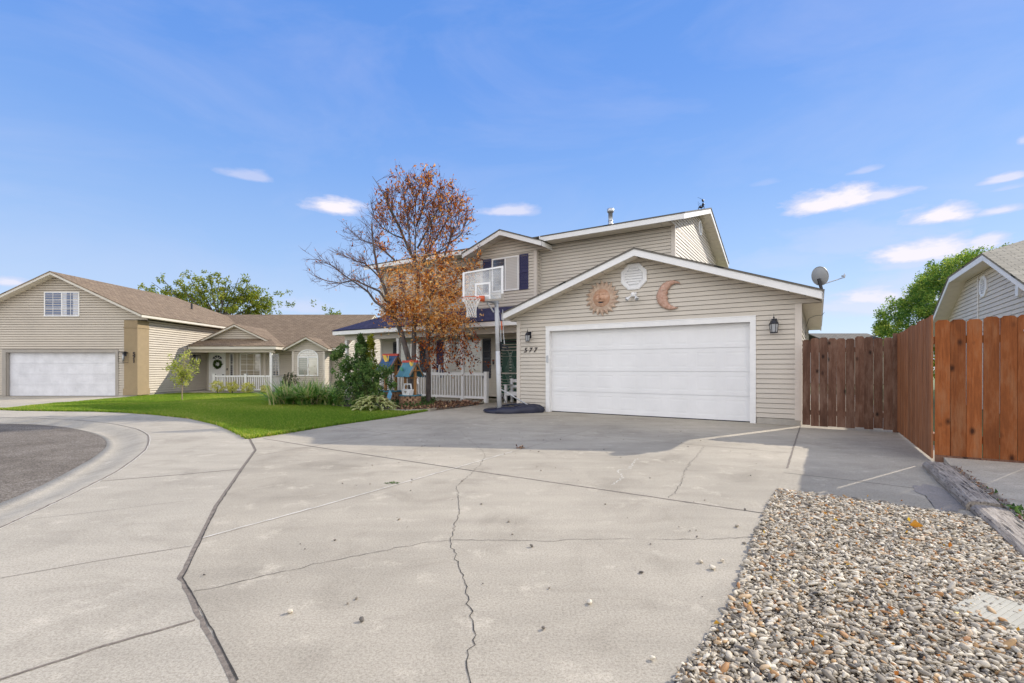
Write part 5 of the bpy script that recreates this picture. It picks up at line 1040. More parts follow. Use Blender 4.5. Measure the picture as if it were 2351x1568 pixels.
for k in range(4): mb.tube([loc2(-6.78 + .05 * k, -.75 + .14 * k, .15), loc2(-6.4 + .04 * k, -.72 + .13 * k, .215), loc2(-6.0 + .03 * k, -.55 + .1 * k, .19)], [.012, .022, .012], 6)
mb.build('moulded_rib', NAVYP, base, True)
mb = MB()
for a, b in ((-6.86, -.98), (-6.42, -1.12), (-6.02, -.66)): c = loc2(a, b, .05); mb.lathe([(.02, -.04), (.055, -.03), (.06, .03), (.03, .05)], 10, c)
mb.build('wheel', BLACKP, base)
s0_ = RAY(1148.5, 893, 12.38) - B; mb = MB(); mb.tube([s0_, loc2(-5.95, -.5, .16)], .016, 8); mb.tube([RAY(1149.5, 899, 12.4) - B, loc2(-6.72, -.42, .14)], .012, 8); mb.build('brace_rod', STEEL, t)
# ================================================================ plants
def wander(p, d, l, n=4, bend=.18, up=0.):
    P = [Vector(p)]; d = Vector(d).normalized()
    for i in range(n):
        d = (d + Vector((random.gauss(0, bend), random.gauss(0, bend), random.gauss(0, bend) + up))).normalized(); P.append(P[-1] + d * (l / n))
    return P
def taper(r0, r1, n): return [r0 + (r1 - r0) * i / (n - 1) for i in range(n)]
def along(P, t):
    t = t * (len(P) - 1); i = min(int(t), len(P) - 2); return P[i].lerp(P[i + 1], t - i), (P[i + 1] - P[i]).normalized()
# ---- copper leaved tree with leaning trunks
YB = 14.9
ct = thing('copper_tree', 'rust leaved tree with two dark trunks and bare left limbs in front of the porch', 'tree', (RAY(965, 921, 14.9).x, 14.9, 0)); B = ct.location.copy()
def limb(pts, y0=0., wob=.06):
    y = 0; out = []
    for i, p in enumerate(pts): y += random.gauss(0, wob) if i else 0; out.append(RAY(p[0], p[1], YB + y0 + y) - B)
    return out
LIMBS = [(limb([(946, 931), (943, 860), (938, 823), (922, 765), (912, 740), (902, 722), (893, 694), (883, 661), (873, 635), (866, 614), (861, 585), (857, 555), (853, 520)]), .10, .02, 'l'),
 (limb([(949, 931), (950, 870), (950, 826), (951, 750), (957, 690), (961, 632), (954, 600), (944, 583), (928, 548), (916, 518), (903, 497), (890, 470), (882, 440)], .1), .085, .02, 't'),
 (limb([(984, 931), (984, 860), (982, 800), (982, 760), (986, 700), (1000, 640), (1018, 595), (1030, 560), (1045, 520)], -.1), .085, .02, 't'),
 (limb([(905, 727), (892, 715), (861, 692), (846, 671), (822, 653), (790, 632), (767, 612), (735, 598)], -.1), .05, .008, 'b'), (limb([(895, 700), (870, 668), (845, 657), (814, 643), (783, 650), (751, 645), (718, 632)], .2), .04, .007, 'b'),
 (limb([(875, 640), (855, 620), (838, 605), (820, 600), (795, 590)], .1), .03, .006, 'b'), (limb([(905, 596), (898, 590), (875, 569), (850, 557), (826, 549), (806, 530)], .15), .035, .006, 'b'),
 (limb([(954, 600), (953, 556), (955, 538), (951, 512), (955, 470), (958, 430)], .1), .028, .008, 't'), (limb([(958, 610), (975, 592), (992, 585), (1018, 573), (1041, 553), (1061, 536), (1070, 510)], -.15), .03, .008, 't'),
 (limb([(957, 640), (975, 600), (985, 560), (990, 520), (1000, 470)], .3), .025, .007, 't'), (limb([(975, 592), (1000, 550), (1030, 500), (1055, 470)], .1), .03, .006, 't'), (limb([(958, 570), (985, 520), (1010, 470), (1025, 430)], -.2), .03, .006, 't'), (limb([(955, 520), (975, 470), (985, 420)], .2), .025, .006, 't'), (limb([(916, 518), (895, 475), (872, 430), (855, 405)], -.1), .025, .006, 't'), (limb([(944, 583), (940, 540), (935, 500), (928, 455), (925, 420)], -.3), .025, .007, 't'), (limb([(928, 548), (905, 540), (880, 525), (860, 500), (850, 460)], .3), .028, .006, 't'),
 (limb([(984, 770), (1010, 745), (1040, 740), (1065, 765), (1080, 800)], -.4), .03, .006, 'd'), (limb([(984, 720), (1020, 690), (1050, 670), (1080, 640), (1095, 600)], -.2), .035, .006, 'd'), (limb([(955, 700), (930, 690), (910, 700), (900, 720)], -.4), .025, .006, 'd'), (limb([(985, 700), (1000, 680), (1030, 660), (1060, 620)], .4), .03, .006, 'd')]
mb = MB(); tw = MB(); pt = MB(); LP, LR, LD = [], [], []
def D2(p): q = p + B; return CX + F * q.x / q.y, HY - F * (q.z - H) / q.y
def leafprob(px, py):
    e = ((px - 985) / 118) ** 2 + ((py - 690) / 120) ** 2
    if px < 862: return .03
    if e < 1: return .95
    return .55 if py < 640 else .4
def envelope(q):
    px, py = D2(q); return px < 862 and py > 470 or ((px - 968) / 150) ** 2 + ((py - 580) / (205 + 12 * math.sin(px * .09))) ** 2 < random.uniform(.8, 1.08)
for P, r0, r1, kind in LIMBS:
    mb.tube(P, taper(r0, r1, len(P)), 7, True)
    n = {'l': 40, 't': 38, 'b': 34, 'd': 30}[kind]
    for k in range(n):
        t = random.uniform(.42 if r0 > .08 else .2, 1); p, d = along(P, t)
        side = Vector((random.gauss(0, 1), random.gauss(0, .8), random.gauss(.1, .5))); dd = d * .7 + side * .55
        if kind in 'tl': dd.z += .55
        px, py = D2(p)
        l = random.uniform(.5, 1.4) if kind in 'tl' else random.uniform(.3, .75)
        if py > 640 and kind in 'tl': l *= .7
        Q = wander(p, dd, l, 5, .14, .05 if kind != 'd' else -.06)
        if kind != 'b' and not envelope(Q[-1]): l *= .45; Q = wander(p, dd, l, 5, .14, .0)
        if kind != 'b' and not envelope(Q[-1]): continue
        tw.tube(Q, taper(.008, .0025, 6), 3, False)
        subs = [Q]
        for j in range(4 if kind != 'b' else 5):
            p2, d2 = along(Q, random.uniform(.2, .95)); Q2 = wander(p2, d2 + Vector((random.gauss(0, .7), random.gauss(0, .7), random.gauss(.15, .4))), l * random.uniform(.25, .55), 4, .16, .04); tw.tube(Q2, taper(.005, .002, 5), 3, False); subs.append(Q2)
        for Q2 in subs:
            for j in range(9):
                q, d3 = along(Q2, random.uniform(.15, 1)); px, py = D2(q)
                if random.random() < leafprob(px, py) * .46: LP.append(q + Vector((random.gauss(0, .02), random.gauss(0, .02), random.gauss(0, .02)))); LR.append(min(1, max(0, random.gauss(.40 if py < 600 else .60, .24)))); LD.append(d3)
# inner mass of dry hanging leaves, in clumps with gaps
for c in range(360):
    for _ in range(50):
        v = Vector((random.gauss(0, .5), random.gauss(0, .5), random.gauss(0, .5)))
        if .25 < v.length < 1.02: break
    px, py = 984 + 104 * v.x, 690 + 118 * v.z
    if v.z > .4: px, py = 984 + 128 * v.x, py - 34 * (v.z - .4) / .6
    ctr = RAY(px, py, YB + v.y * 1.2) - B; tone = random.gauss(.70, .16) + (.08 if py > 650 else 0); rad = random.uniform(.12, .26)
    Q = wander(ctr + Vector((0, 0, .2)), (random.gauss(0, 1), random.gauss(0, 1), random.gauss(-.3, .6)), random.uniform(.4, .8), 4, .2, -.03); (pt if random.random() < .75 else tw).tube(Q, taper(.009, .004, 5), 3, False)
    for j in range(random.randint(14, 34)):
        q = ctr + Vector((random.gauss(0, rad), random.gauss(0, rad), random.gauss(0, rad))); LP.append(q); LR.append(min(1, max(0, random.gauss(tone, .17)))); LD.append((random.gauss(0, .6), random.gauss(0, .6), -.5))
# low fringe over the railing, leaves coloured darker to paint in its shade
for c in range(70):
    px, py = random.uniform(955, 1095), random.uniform(765, 850); py = min(py, 858 - abs(px - 1035) * .25) ; ctr = RAY(px, py, YB - .5 + random.gauss(0, .35)) - B
    Q = wander(ctr + Vector((0, 0, .25)), (random.gauss(0, .5), random.gauss(0, .5), -1), random.uniform(.25, .5), 4, .18); tw.tube(Q, taper(.005, .002, 5), 3, False)
    for j in range(15): q, d3 = along(Q, random.random()); LP.append(q + Vector((random.gauss(0, .06), random.gauss(0, .06), random.gauss(0, .06)))); LR.append(max(0, random.gauss(.22, .15))); LD.append(d3)
mb.build('trunk', BARKD, ct, True); tw.build('branch', TWIGR, ct); pt.build('dead_twig', TWIGP, ct)
leaves('crown', [tuple(p) for p in LP], .072, COPL, ct, np.array(LR).clip(0, 1), .5, d=[tuple(x) for x in LD])
# ---- generic leafy crown made of clumps
def clump_tree(name, label, loc, clumps, lsize, lmat, limbs, bark, per=40, group=None, cat='tree', asp=.5, up=0., lr=(.5, .22)):
    """clumps: (centre, radius, tone); limbs: (points, r0, r1) in world space"""
    t = thing(name, label, cat, loc, 0, group); o = Vector(loc); mb = MB()
    for P, r0, r1 in limbs: mb.tube([Vector(p) - o for p in P], taper(r0, r1, len(P)), 6, False)
    mb.build('trunk' if cat == 'tree' else 'stem', bark, t, True); P, R = [], []
    for c, r, tone in clumps:
        n = max(4, int(per * random.uniform(.7, 1.3))); V = RNG.normal(0, 1, (n, 3)); V = unit(V) * (RNG.random((n, 1)) ** .45) * np.array(r if hasattr(r, '__len__') else (r, r, r)); P.append(V + np.array(Vector(c) - o)); R.append(RNG.normal(tone, lr[1], n))
    leaves('crown' if cat == 'tree' else 'foliage', np.concatenate(P), lsize, lmat, t, np.concatenate(R).clip(0, 1), asp, up=up); return t
# honey locust behind 571
YL = 40; ends = [(330, 656), (348, 648), (372, 640), (405, 645), (432, 630), (452, 640), (480, 628), (498, 636), (520, 645), (548, 638), (575, 640), (590, 660), (612, 676), (634, 708), (620, 695), (560, 668), (400, 668), (440, 665), (540, 690), (580, 700), (500, 660), (420, 690), (470, 690), (600, 705), (380, 662)]
limbs, cl = [], []; trunk = [RAY(505, 880, YL), RAY(504, 790, YL), RAY(503, 740, YL)]; limbs.append((trunk, .25, .16))
for ex, ey in ends:
    y = YL + random.gauss(0, 1.2); m = RAY(503 + (ex - 503) * .45 + random.gauss(0, 5), 740 + (ey - 740) * .38, (YL + y) / 2); e_ = RAY(ex, ey, y); P = [trunk[-1], m, m.lerp(e_, .5) + Vector((0, 0, -.1)), e_]; limbs.append((P, .08, .015))
    for k in range(9):
        q, d = along(P, random.uniform(.35, 1.0) ** .7); cl.append((q + Vector((random.gauss(0, .3), random.gauss(0, .3), random.gauss(0, .22))), random.uniform(.15, .36), random.gauss(.5, .15)))
for ex, ey, n_ in ((590, 690, 12), (612, 700, 10), (580, 665, 9), (560, 690, 12), (627, 712, 6), (440, 680, 12), (470, 655, 10), (390, 665, 7)):
    for k in range(n_): cl.append((RAY(ex + random.gauss(0, 13), ey + random.gauss(0, 10), YL), random.uniform(.16, .32), random.gauss(.5, .15)))
for k in range(110): cl.append((RAY(random.gauss(520, 62), random.uniform(668, 725), YL + random.gauss(0, 1.2)), random.uniform(.2, .4), random.gauss(.45, .15)))
clump_tree('locust_tree', 'airy yellow green tree rising behind the tan house roof', (trunk[0].x, YL, 0), cl, .17, LOCL, limbs, BARKD, 26, asp=.45)
# young tree on the lawn
yp = RAY(418, 921, 19.0); yb = Vector((yp.x, yp.y, float(gz(yp.x, yp.y)) - .02)); Yt = 19.0; limbs = [([yb, RAY(418.5, 885, Yt), RAY(420, 850, Yt), RAY(424, 815, Yt), RAY(425, 800, Yt)], .022, .008)]; cl = []
for ex, ey in ((384, 842), (388, 815), (395, 870), (400, 830), (412, 815), (424, 796), (430, 808), (446, 818), (455, 830), (452, 850), (440, 868), (432, 885), (405, 882), (418, 860), (436, 838), (410, 850)):
    P = [RAY(419, 880 - abs(ex - 419) * .3, Yt), RAY(419 + (ex - 419) * .5, (ey + 868) / 2, Yt + random.gauss(0, .12)), RAY(ex, ey, Yt + random.gauss(0, .27))]; limbs.append((P, .009, .003))
    for k in range(5): q, d = along(P, random.uniform(.3, 1)); cl.append((q, random.uniform(.07, .155), random.gauss(.55, .15)))
clump_tree('young_tree', 'small young yellow green tree standing alone on the lawn', tuple(yb), cl, .072, YNGL, limbs, BARKL, 15, asp=.55)
# big green tree beyond the orange fence
YW = 27; cl = []; c0 = RAY(2292, 772, YW); RX, RZ = 5.5, 4.85
for k in range(2700):
    v = Vector((random.gauss(0, 1), random.gauss(0, 1), random.gauss(0, 1))).normalized(); r = random.uniform(.62, 1.0) ** .6 * (1 + .05 * math.sin(v.x * 7 + v.z * 5) + .04 * math.sin(v.z * 13 + v.y * 9))
    p = c0 + Vector((v.x * RX * r, v.y * 4.6 * r, v.z * RZ * r))
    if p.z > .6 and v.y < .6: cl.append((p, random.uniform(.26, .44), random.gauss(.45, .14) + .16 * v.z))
limbs = [([(c0.x, YW, -.1), (c0.x - .1, YW, 1.8), (c0.x - .5, YW + .2, 3.6)], .32, .14)] + [([(c0.x, YW, 1.4), c0 + Vector((sx_ * 1.6, sy_, .8)), c0 + Vector((sx_ * 3.2, sy_ * 2, 2.4))], .14, .03) for sx_, sy_ in ((-1, 0), (1, .5), (-.5, -1), (.3, 1), (-1.2, -.6))]
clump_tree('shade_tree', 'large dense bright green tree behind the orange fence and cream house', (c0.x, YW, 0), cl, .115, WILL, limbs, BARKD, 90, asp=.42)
for nm, lb, px, py, Y, r, n, mt in (('distant_tree', 'small pale green tree top peeking over the far grey roof beside the gate', 2022, 755, 36, 14, 26, YNGL), ('distant_tree', 'tiny dark tree top poking over the brown neighbour roof', 765, 722, 52, 18, 30, LOCL)):
    cl = [(RAY(px + random.gauss(0, r * .6), py + random.gauss(0, r * .45) + 4, Y + random.gauss(0, .4)), .3, .45) for k in range(n)]; b_ = RAY(px, py, Y); clump_tree(nm, lb, (b_.x, Y, 0), cl, .2, mt, [([(b_.x, Y, -.1), (b_.x, Y, 2), (b_.x + .1, Y, b_.z)], .15, .04)], BARKD, 24, 'distant tree tops')
# low trees filling the horizon gap seen under the porch roof
for k, (px, Y, h_) in enumerate(((790, 60, 3.0), (822, 66, 2.6), (866, 58, 3.2))):
    b_ = RAY(px, 845, Y); cl = [(Vector((b_.x + random.gauss(0, 1.1), Y + random.gauss(0, .8), random.uniform(.5, h_))), .6, .4) for j in range(26)]
    clump_tree('far_shrub', 'distant low green shrub on the horizon seen under the porch roof', (b_.x, Y, 0), cl, .3, LOCL, [([(b_.x, Y, -.1), (b_.x, Y, 1)], .1, .05)], BARKD, 26, 'shrubs on the horizon', 'shrub')
# rose bush by the bed
YR = 13.7; cl, limbs = [], []; rb_ = RAY(835, 944, YR)
for px, py, rx, n in ((835, 880, .55, 60), (800, 840, .3, 26), (775, 815, .16, 9), (785, 800, .12, 6), (850, 850, .33, 26), (876, 864, .24, 11), (898, 852, .10, 3), (820, 910, .42, 34), (855, 915, .32, 22), (825, 800, .14, 8), (765, 820, .08, 3), (900, 884, .10, 3), (790, 880, .25, 18)):
    for k in range(int(n * 1.7)):
        q = RAY(px, py, YR) + Vector((random.gauss(0, rx * .55), random.gauss(0, rx * .5), random.gauss(0, rx * .45))); q.z = max(q.z, .08); cl.append((q, random.uniform(.05, .11), random.gauss(.45, .2)))
        if k % 4 == 0: limbs.append(([(rb_.x + random.gauss(0, .1), YR + random.gauss(0, .1), 0), Vector((rb_.x, YR, 0)).lerp(q, .5) + Vector((random.gauss(0, .06), 0, .1)), q], .008, .003))
clump_tree('rose_bush', 'large straggly dark green rose bush between iris clump and wishing wells', (rb_.x, YR, 0), cl, 0.058, ROSEL, limbs, STEMG, 24, cat='shrub', asp=.6)
def column(label, px, Y, ytop, rad, mat, h0, n, group=None):
    p = RAY(px, ytop, Y); z1 = p.z; cl = []
    for k in range(n): t = random.random() ** .9; z = h0 + (z1 - h0) * t; r = rad * (1 - t ** 2.2) ** .6 + .02; q = random.uniform(0, 2 * PI); cl.append((Vector((p.x + r * .85 * math.cos(q), Y + r * .85 * math.sin(q), z)), (.07, .07, .14), random.gauss(.5, .2)))
    clump_tree('arborvitae', label, (p.x, Y, 0), cl, .075, mat, [([(p.x, Y, -.05), (p.x, Y, z1 * .8)], .04, .01)], BARKD, 30, group, 'shrub', .35, .6)
column('dark green columnar evergreen at the left end of the porch', 829, 17.2, 774, .27, ARBL, .05, 170); column('lime yellow columnar evergreen just right of the dark one', 850, 17.9, 774, .24, LIME, .1, 130)
# golden shrubs under the neighbour's railing
for px, py, r, lb, m_, ls in ((499, 887, .34, 'leftmost round golden shrub under the neighbour porch railing', GOLD, .05), (533, 888, .32, 'round golden shrub second from left under the porch railing', GOLD, .05), (569, 890, .33, 'round golden shrub third from left under the porch railing', GOLD, .05), (609, 893, .25, 'palest golden shrub at the white porch post', GOLD, .05), (650, 895, .22, 'small flowering golden shrub at the edge of the iris clump', GOLD, .05), (667, 874, .42, 'dark rounded evergreen bush before the neighbour bay window', DARKB, .07)):
    Y = 24.6; c = RAY(px, py, Y); cl = []
    for k in range(70): v = Vector((random.gauss(0, 1), random.gauss(0, 1), random.gauss(0, 1))).normalized() * random.uniform(.6, 1); cl.append((c + Vector((v.x * r, v.y * r, v.z * r * .85)), r * .22, random.gauss(.6, .18)))
    clump_tree('round_shrub', lb, (c.x, Y, -.14), cl, ls, m_, [([(c.x, Y, -.2), (c.x + .03, Y, c.z)], .03, .01)], STEMG, 16, None if m_ is DARKB else 'golden shrubs along the neighbour porch', 'shrub', .6)
# blades
def blades(name, base, h, w, lean, mat, parent, rnd, seg=4, droop=.8):
    """arching strap leaves: base (n,3), h,w,lean (n,)"""
    n = len(base); q = RNG.uniform(0, 2 * PI, n); dx, dy = np.cos(q), np.sin(q); V = []
    for i in range(seg + 1):
        t = i / seg; out = lean * (t ** 1.6); zz = h * (t - droop * .5 * t * t * (lean / np.maximum(h, .01)).clip(0, 1.4)); ww = w * (1 - t ** 2) * .5 + .0006
        for sg in (-1, 1): V.append(np.stack([base[:, 0] + dx * out - dy * ww * sg, base[:, 1] + dy * out + dx * ww * sg, base[:, 2] + zz], -1))
    V = np.stack(V, 1).reshape(-1, 3); k = 2 * (seg + 1); f = np.array([[2 * i, 2 * i + 1, 2 * i + 3, 2 * i + 2] for i in range(seg)])
    return npmesh(name, V, (f[None] + (np.arange(n) * k)[:, None, None]).reshape(-1, 4), mat, np.repeat(rnd, seg), parent, True)
YI = 15.0; c = RAY(706, 926, YI); t = thing('iris_clump', 'wide clump of long strap leaved iris at the lawn edge', 'plant', (c.x, YI, 0)); n = 1050
cc = RNG.normal(0, 1, (26, 2)) * (.50, .22); pk = RNG.integers(0, 26, n); base = np.c_[cc[pk] + RNG.normal(0, .06, (n, 2)), np.zeros(n)]
blades('foliage', base, RNG.uniform(.55, 1.05, n), RNG.uniform(.03, .058, n), RNG.uniform(.25, 1.5, n), IRIS, t, RNG.random(n)); sb = MB()
for k in range(34): x, y = cc[k % 26] + RNG.normal(0, .1, 2); P = wander((x, y, .1), (random.gauss(0, .15), random.gauss(0, .15), 1), random.uniform(.7, 1.15), 4, .06); sb.tube(P, .004, 3); sb.lathe([(.003, 0), (.013, .015), (.004, .04)], 5, tuple(P[-1]))
sb.build('seed_stalk', TWIGP, t)
# hosta
c = RAY(860, 941, 13.0); t = thing('hosta', 'low variegated cream edged hosta at the corner of the bed', 'plant', (c.x, 13.0, 0)); mb = MB()
for k in range(150):
    q = random.uniform(0, 2 * PI); r = random.uniform(.02, .40) ** .9; ln = random.uniform(.14, .24); wd = ln * .62; d = Vector((math.cos(q), math.sin(q), 0)); s_ = Vector((-d.y, d.x, 0)); z0 = .08 + .26 * (1 - (r / .42) ** 1.5) + random.gauss(0, .03); b_ = d * r + Vector((random.gauss(0, .05), random.gauss(0, .05), z0)); rr_ = random.gauss(.35, .14); g = random.uniform(.0, .25)
    prof_ = ((0, .02, 0), (.3, .85, g * .6), (.6, 1, g * .5), (.85, .6, g * .1), (1, .03, -.25))
    cen = [b_ + d * ln * a + Vector((0, 0, ln * z_)) for a, w_, z_ in prof_]
    for sg in (-1, 1):
        for f0, f1, rv in ((0, .72, rr_), (.72, 1.0, .95)):
            P0 = [cen[i] + s_ * (sg * wd / 2 * prof_[i][1] * f0) + Vector((0, 0, .02 * f0)) for i in range(5)]; P1 = [cen[i] + s_ * (sg * wd / 2 * prof_[i][1] * f1) + Vector((0, 0, .02 * f1)) for i in range(5)]
            mb.add(P0 + P1, [(i, i + 1, 6 + i, 5 + i) for i in range(4)], rv)
mb.build('foliage', HOST, t, True)
# bed cover and litter
def scatter(poly, n, z=.02):
    P = np.array(poly); xy = RNG.uniform(P.min(0), P.max(0), (n * 6, 2)); xy = xy[inpoly(xy, poly)][:n]; return np.c_[xy, np.full(len(xy), z)]
P = scatter([G(905, 940), G(985, 940), G(1005, 926), G(960, 912), G(890, 915)], 2200); P[:, 2] += RNG.uniform(0, .14, len(P)); o = leaves('ground_cover', P, .06, COVER, None, None, .55, up=.4); o['kind'] = 'stuff'
P = scatter(bedp[:4] + [w2(-10.4, .9), w2(-11.2, -.6)], 1700); P[:, 2] += RNG.uniform(0, .05, len(P)); o = leaves('bed_leaf_litter', P, .07, LITT, None, RNG.random(len(P)) ** 1.5, .55, up=.1); o['kind'] = 'stuff'
mb = MB(); E_ = [Vector((*G(*p), 0)) for p in ((880, 944), (930, 946), (985, 943.6), (1000, 941))]
for a, b in zip(E_, E_[1:]): mb.beam(a + Vector((0, 0, .025)), b + Vector((0, 0, .025)), .07, .07)
o = mb.build('bed_edging', CONC2); tag(o, 'thin pale concrete edging strip along the flower bed', 'edging')
# grass
lawnp = LAWNF + WALKL[:4] + [G(930, 947), w2(-9.9, -1.95), w2(-11.5, -2.0), w2(-13.5, -1.9), w2(-16.2, -1.2), (-11.9, 24.5), (-17.1, 24.6), (-17.1, 22.4), G(263, 912, -.09), G(123, 921, -.05)]
xy = RNG.uniform((-17.2, 7.8), (-2.5, 25), (2600000, 2)); pr = np.clip((9.0 / np.hypot(xy[:, 0], xy[:, 1])) ** 1.7, 0, 1); xy = xy[RNG.random(len(xy)) < pr]; xy = xy[inpoly(xy, lawnp)]; n = len(xy)
zz = gz(xy[:, 0], xy[:, 1]); pt_ = .5 + .5 * np.sin(xy[:, 0] * 1.7 + np.sin(xy[:, 1] * 1.1)) * np.sin(xy[:, 1] * 1.3 + xy[:, 0] * .6); hh = (.036 + .02 * pt_) * RNG.uniform(.6, 1.35, n)
q = RNG.uniform(0, 2 * PI, n); w = RNG.uniform(.004, .0075, n) * (1 + np.hypot(xy[:, 0], xy[:, 1]) * .035); le = RNG.normal(0, .022, (n, 2)); wx_, wy_ = np.cos(q) * w, np.sin(q) * w
V = np.stack([np.c_[xy[:, 0] - wx_, xy[:, 1] - wy_, zz - .004], np.c_[xy[:, 0] + wx_, xy[:, 1] + wy_, zz - .004], np.c_[xy + le, zz + hh]], 1).reshape(-1, 3)
Vx = []; 
for P_ in (LAWNF, WALKL[:4]):
    P_ = np.array(([LAWNF[-1]] if P_ is not LAWNF else []) + list(P_)); s_ = np.r_[0, np.cumsum(np.linalg.norm(np.diff(P_, axis=0), axis=1))]; t_ = RNG.uniform(0, s_[-1], int(s_[-1] * 650)); Vx.append(np.c_[np.interp(t_, s_, P_[:, 0]), np.interp(t_, s_, P_[:, 1])] + RNG.normal(0, .016, (len(t_), 2)))
ex_ = np.concatenate(Vx); m_ = len(ex_); q = RNG.uniform(0, 2 * PI, m_); w = RNG.uniform(.004, .007, m_) * (1 + np.hypot(ex_[:, 0], ex_[:, 1]) * .035); ez_ = gz(ex_[:, 0], ex_[:, 1]); eh_ = RNG.uniform(.03, .085, m_); el_ = RNG.normal(0, .03, (m_, 2))
V = np.concatenate([V, np.stack([np.c_[ex_[:, 0] - np.cos(q) * w, ex_[:, 1] - np.sin(q) * w, ez_], np.c_[ex_[:, 0] + np.cos(q) * w, ex_[:, 1] + np.sin(q) * w, ez_], np.c_[ex_ + el_, ez_ + eh_]], 1).reshape(-1, 3)]); pt_ = np.r_[pt_, RNG.random(m_)]; n += m_
big_ = .5 + .5 * np.sin(V[::3, 0] * .8 + 2 * np.sin(V[::3, 1] * .5)) * np.sin(V[::3, 1] * .9 + 1.3)
gr_ = npmesh('grass', V, np.arange(n * 3).reshape(-1, 3), GRASSM, (RNG.beta(2, 2.2, n) * .85 + .30 * (RNG.random(n) < .07) + .14 * pt_ + .32 * big_ - .14).clip(0, 1)); gr_['kind'] = 'stuff'; gr_['label'] = 'mown green lawn grass'; print('GRASS', n)

# ================================================================ wishing wells and garden ornaments
def well(label, loc, s, roofm, bucket, butterflies):
    t = thing('wishing_well', label, 'wishing well', loc, HROT, 'wooden wishing wells in the flower bed'); t.scale = (s, s, s); R = .285
    mb = MB()
    for c in range(5):
        for k in range(12):
            q = 2 * PI * (k + .5 * (c % 2)) / 12; x, y = R * math.cos(q), R * math.sin(q); d = Vector((-math.sin(q), math.cos(q), 0)); n_ = Vector((math.cos(q), math.sin(q), 0)); ctr_ = Vector((x, y, .035 + c * .066)); mb.cur = random.random()
            a = d * .055; b = n_ * (.035 if c % 2 else .028); u_ = Vector((0, 0, .031)); mb.hexa([ctr_ - a - b - u_, ctr_ + a - b - u_, ctr_ + a + b - u_, ctr_ - a + b - u_], [ctr_ - a - b + u_, ctr_ + a - b + u_, ctr_ + a + b + u_, ctr_ - a + b + u_])
    mb.build('block_ring', BRICKW, t); mb = MB(); mb.lathe([(.20, .0), (.20, .33)], 16); mb.build('liner', DIRT, t)
    mb = MB(); vs = [(r * math.cos(2 * PI * k / 24), r * math.sin(2 * PI * k / 24), z) for r, z in ((.19, .335), (.335, .335), (.335, .365), (.19, .365)) for k in range(24)]; mb.add(vs, [(i * 24 + k, i * 24 + (k + 1) % 24, ((i + 1) % 4) * 24 + (k + 1) % 24, ((i + 1) % 4) * 24 + k) for i in range(4) for k in range(24)]); mb.build('rim', TEAL, t)
    for sx_ in (-1, 1): mb = MB(); mb.cur = random.random(); mb.box(sx_ * .2 - .025, sx_ * .2 + .025, -.035, .035, .36, 1.25); mb.build('post', WWELL, t)
    mb = MB()
    for sx_ in (-.26, .26):
        for sg in (-1, 1): mb.beam((sx_, sg * .012, 1.29), (sx_, sg * .285, .93), .025, .05)
        mb.box(sx_ - .012, sx_ + .012, -.16, .16, 1.06, 1.10)
    mb.build('gable_frame', WWELL, t); mb = MB()
    for sg in (-1, 1):
        for k in range(6):
            x0 = -.285 + k * .095; p = lambda x, f: Vector((x, sg * (.0 + .315 * f), 1.325 - .44 * f)); x1 = x0 + .091; off = Vector((0, sg * .012, .009))
            pts = [p(x0, 0), p(x1, 0), p(x1, .95), p(x0 + .068, 1.0), p(x0 + .023, 1.0), p(x0, .95)]; mb.prism(pts, off)
    mb.build('plank_roof', roofm, t); mb = MB(); mb.beam((-.30, -.02, 1.345), (.30, -.02, 1.345), .012, .07, (0, .6, 1)); mb.beam((-.30, .02, 1.345), (.30, .02, 1.345), .012, .07, (0, -.6, 1)); mb.box(-.30, .30, -.03, .03, 1.35, 1.372); mb.build('ridge_cap', REDP, t)
    mb = MB(); mb.tube([(-.2, 0, .86), (.30, 0, .86)], .02, 8); mb.build('crank', WWELL, t); mb = MB(); mb.tube([(.30, 0, .86), (.33, -.05, .72), (.36, -.05, .72)], .012, 6); mb.lathe([(.0, -.03), (.028, -.02), (.028, .02), (0, .03)], 8, (.36, -.05, .72)); mb.build('crank_knob', PLASTW, t)
    mb = MB(); mb.tube([(.03, 0, .86), (.035, -.01, .6), (.02, 0, .4)], .012, 5); mb.build('chain', BLACKP, t)
    for x, f, m_, sz in butterflies:
        mb = MB(); c_ = Vector((x, -(.315 * f) - .03, 1.345 - .44 * f))
        for sg in (-1, 1): mb.prism([c_, c_ + Vector((sg * .03, -.02, .09)) * sz, c_ + Vector((sg * .085, -.05, .10)) * sz, c_ + Vector((sg * .085, -.05, .03)) * sz, c_ + Vector((sg * .05, -.03, -.05)) * sz, c_ + Vector((sg * .015, 0, -.05)) * sz], (0, -.006, .004))
        mb.build('butterfly', m_, t)
    return t
w1 = G(937.5, 936); well('nearer wishing well with teal roof, red ridge and white heart planter', (w1[0], w1[1] + .25, 0), 1.0, TEAL, True, ((-.10, .55, GRNP, .8), (.19, .22, YELP, .9)))
p = RAY(897, 900, 15.6); well('farther wishing well with blue roof and big yellow butterfly, behind the bush', (p.x, 15.6, 0), 1.17, TEALD, False, ((.02, .30, YELP, 1.25),))
t = thing('heart_planter', 'white wooden tote planter with a cut out heart on the well rim', 'planter', (w1[0] - .02, w1[1] + .0, .366), HROT); t.scale = (1.3, 1.3, 1.3); mb = MB()
mb.hexa([(-.10, -.06, 0), (.10, -.06, 0), (.10, .06, 0), (-.10, .06, 0)], [(-.125, -.07, .13), (.125, -.07, .13), (.125, .07, .13), (-.125, .07, .13)]); mb.build('box', PLASTW, t)
mb = MB(); mb.beam((-.12, 0, .12), (-.09, 0, .25), .03, .012, (0, 1, 0)); mb.beam((.12, 0, .12), (.09, 0, .25), .03, .012, (0, 1, 0)); mb.box(-.1, .1, -.012, .012, .235, .258); mb.build('handle', PLASTW, t)
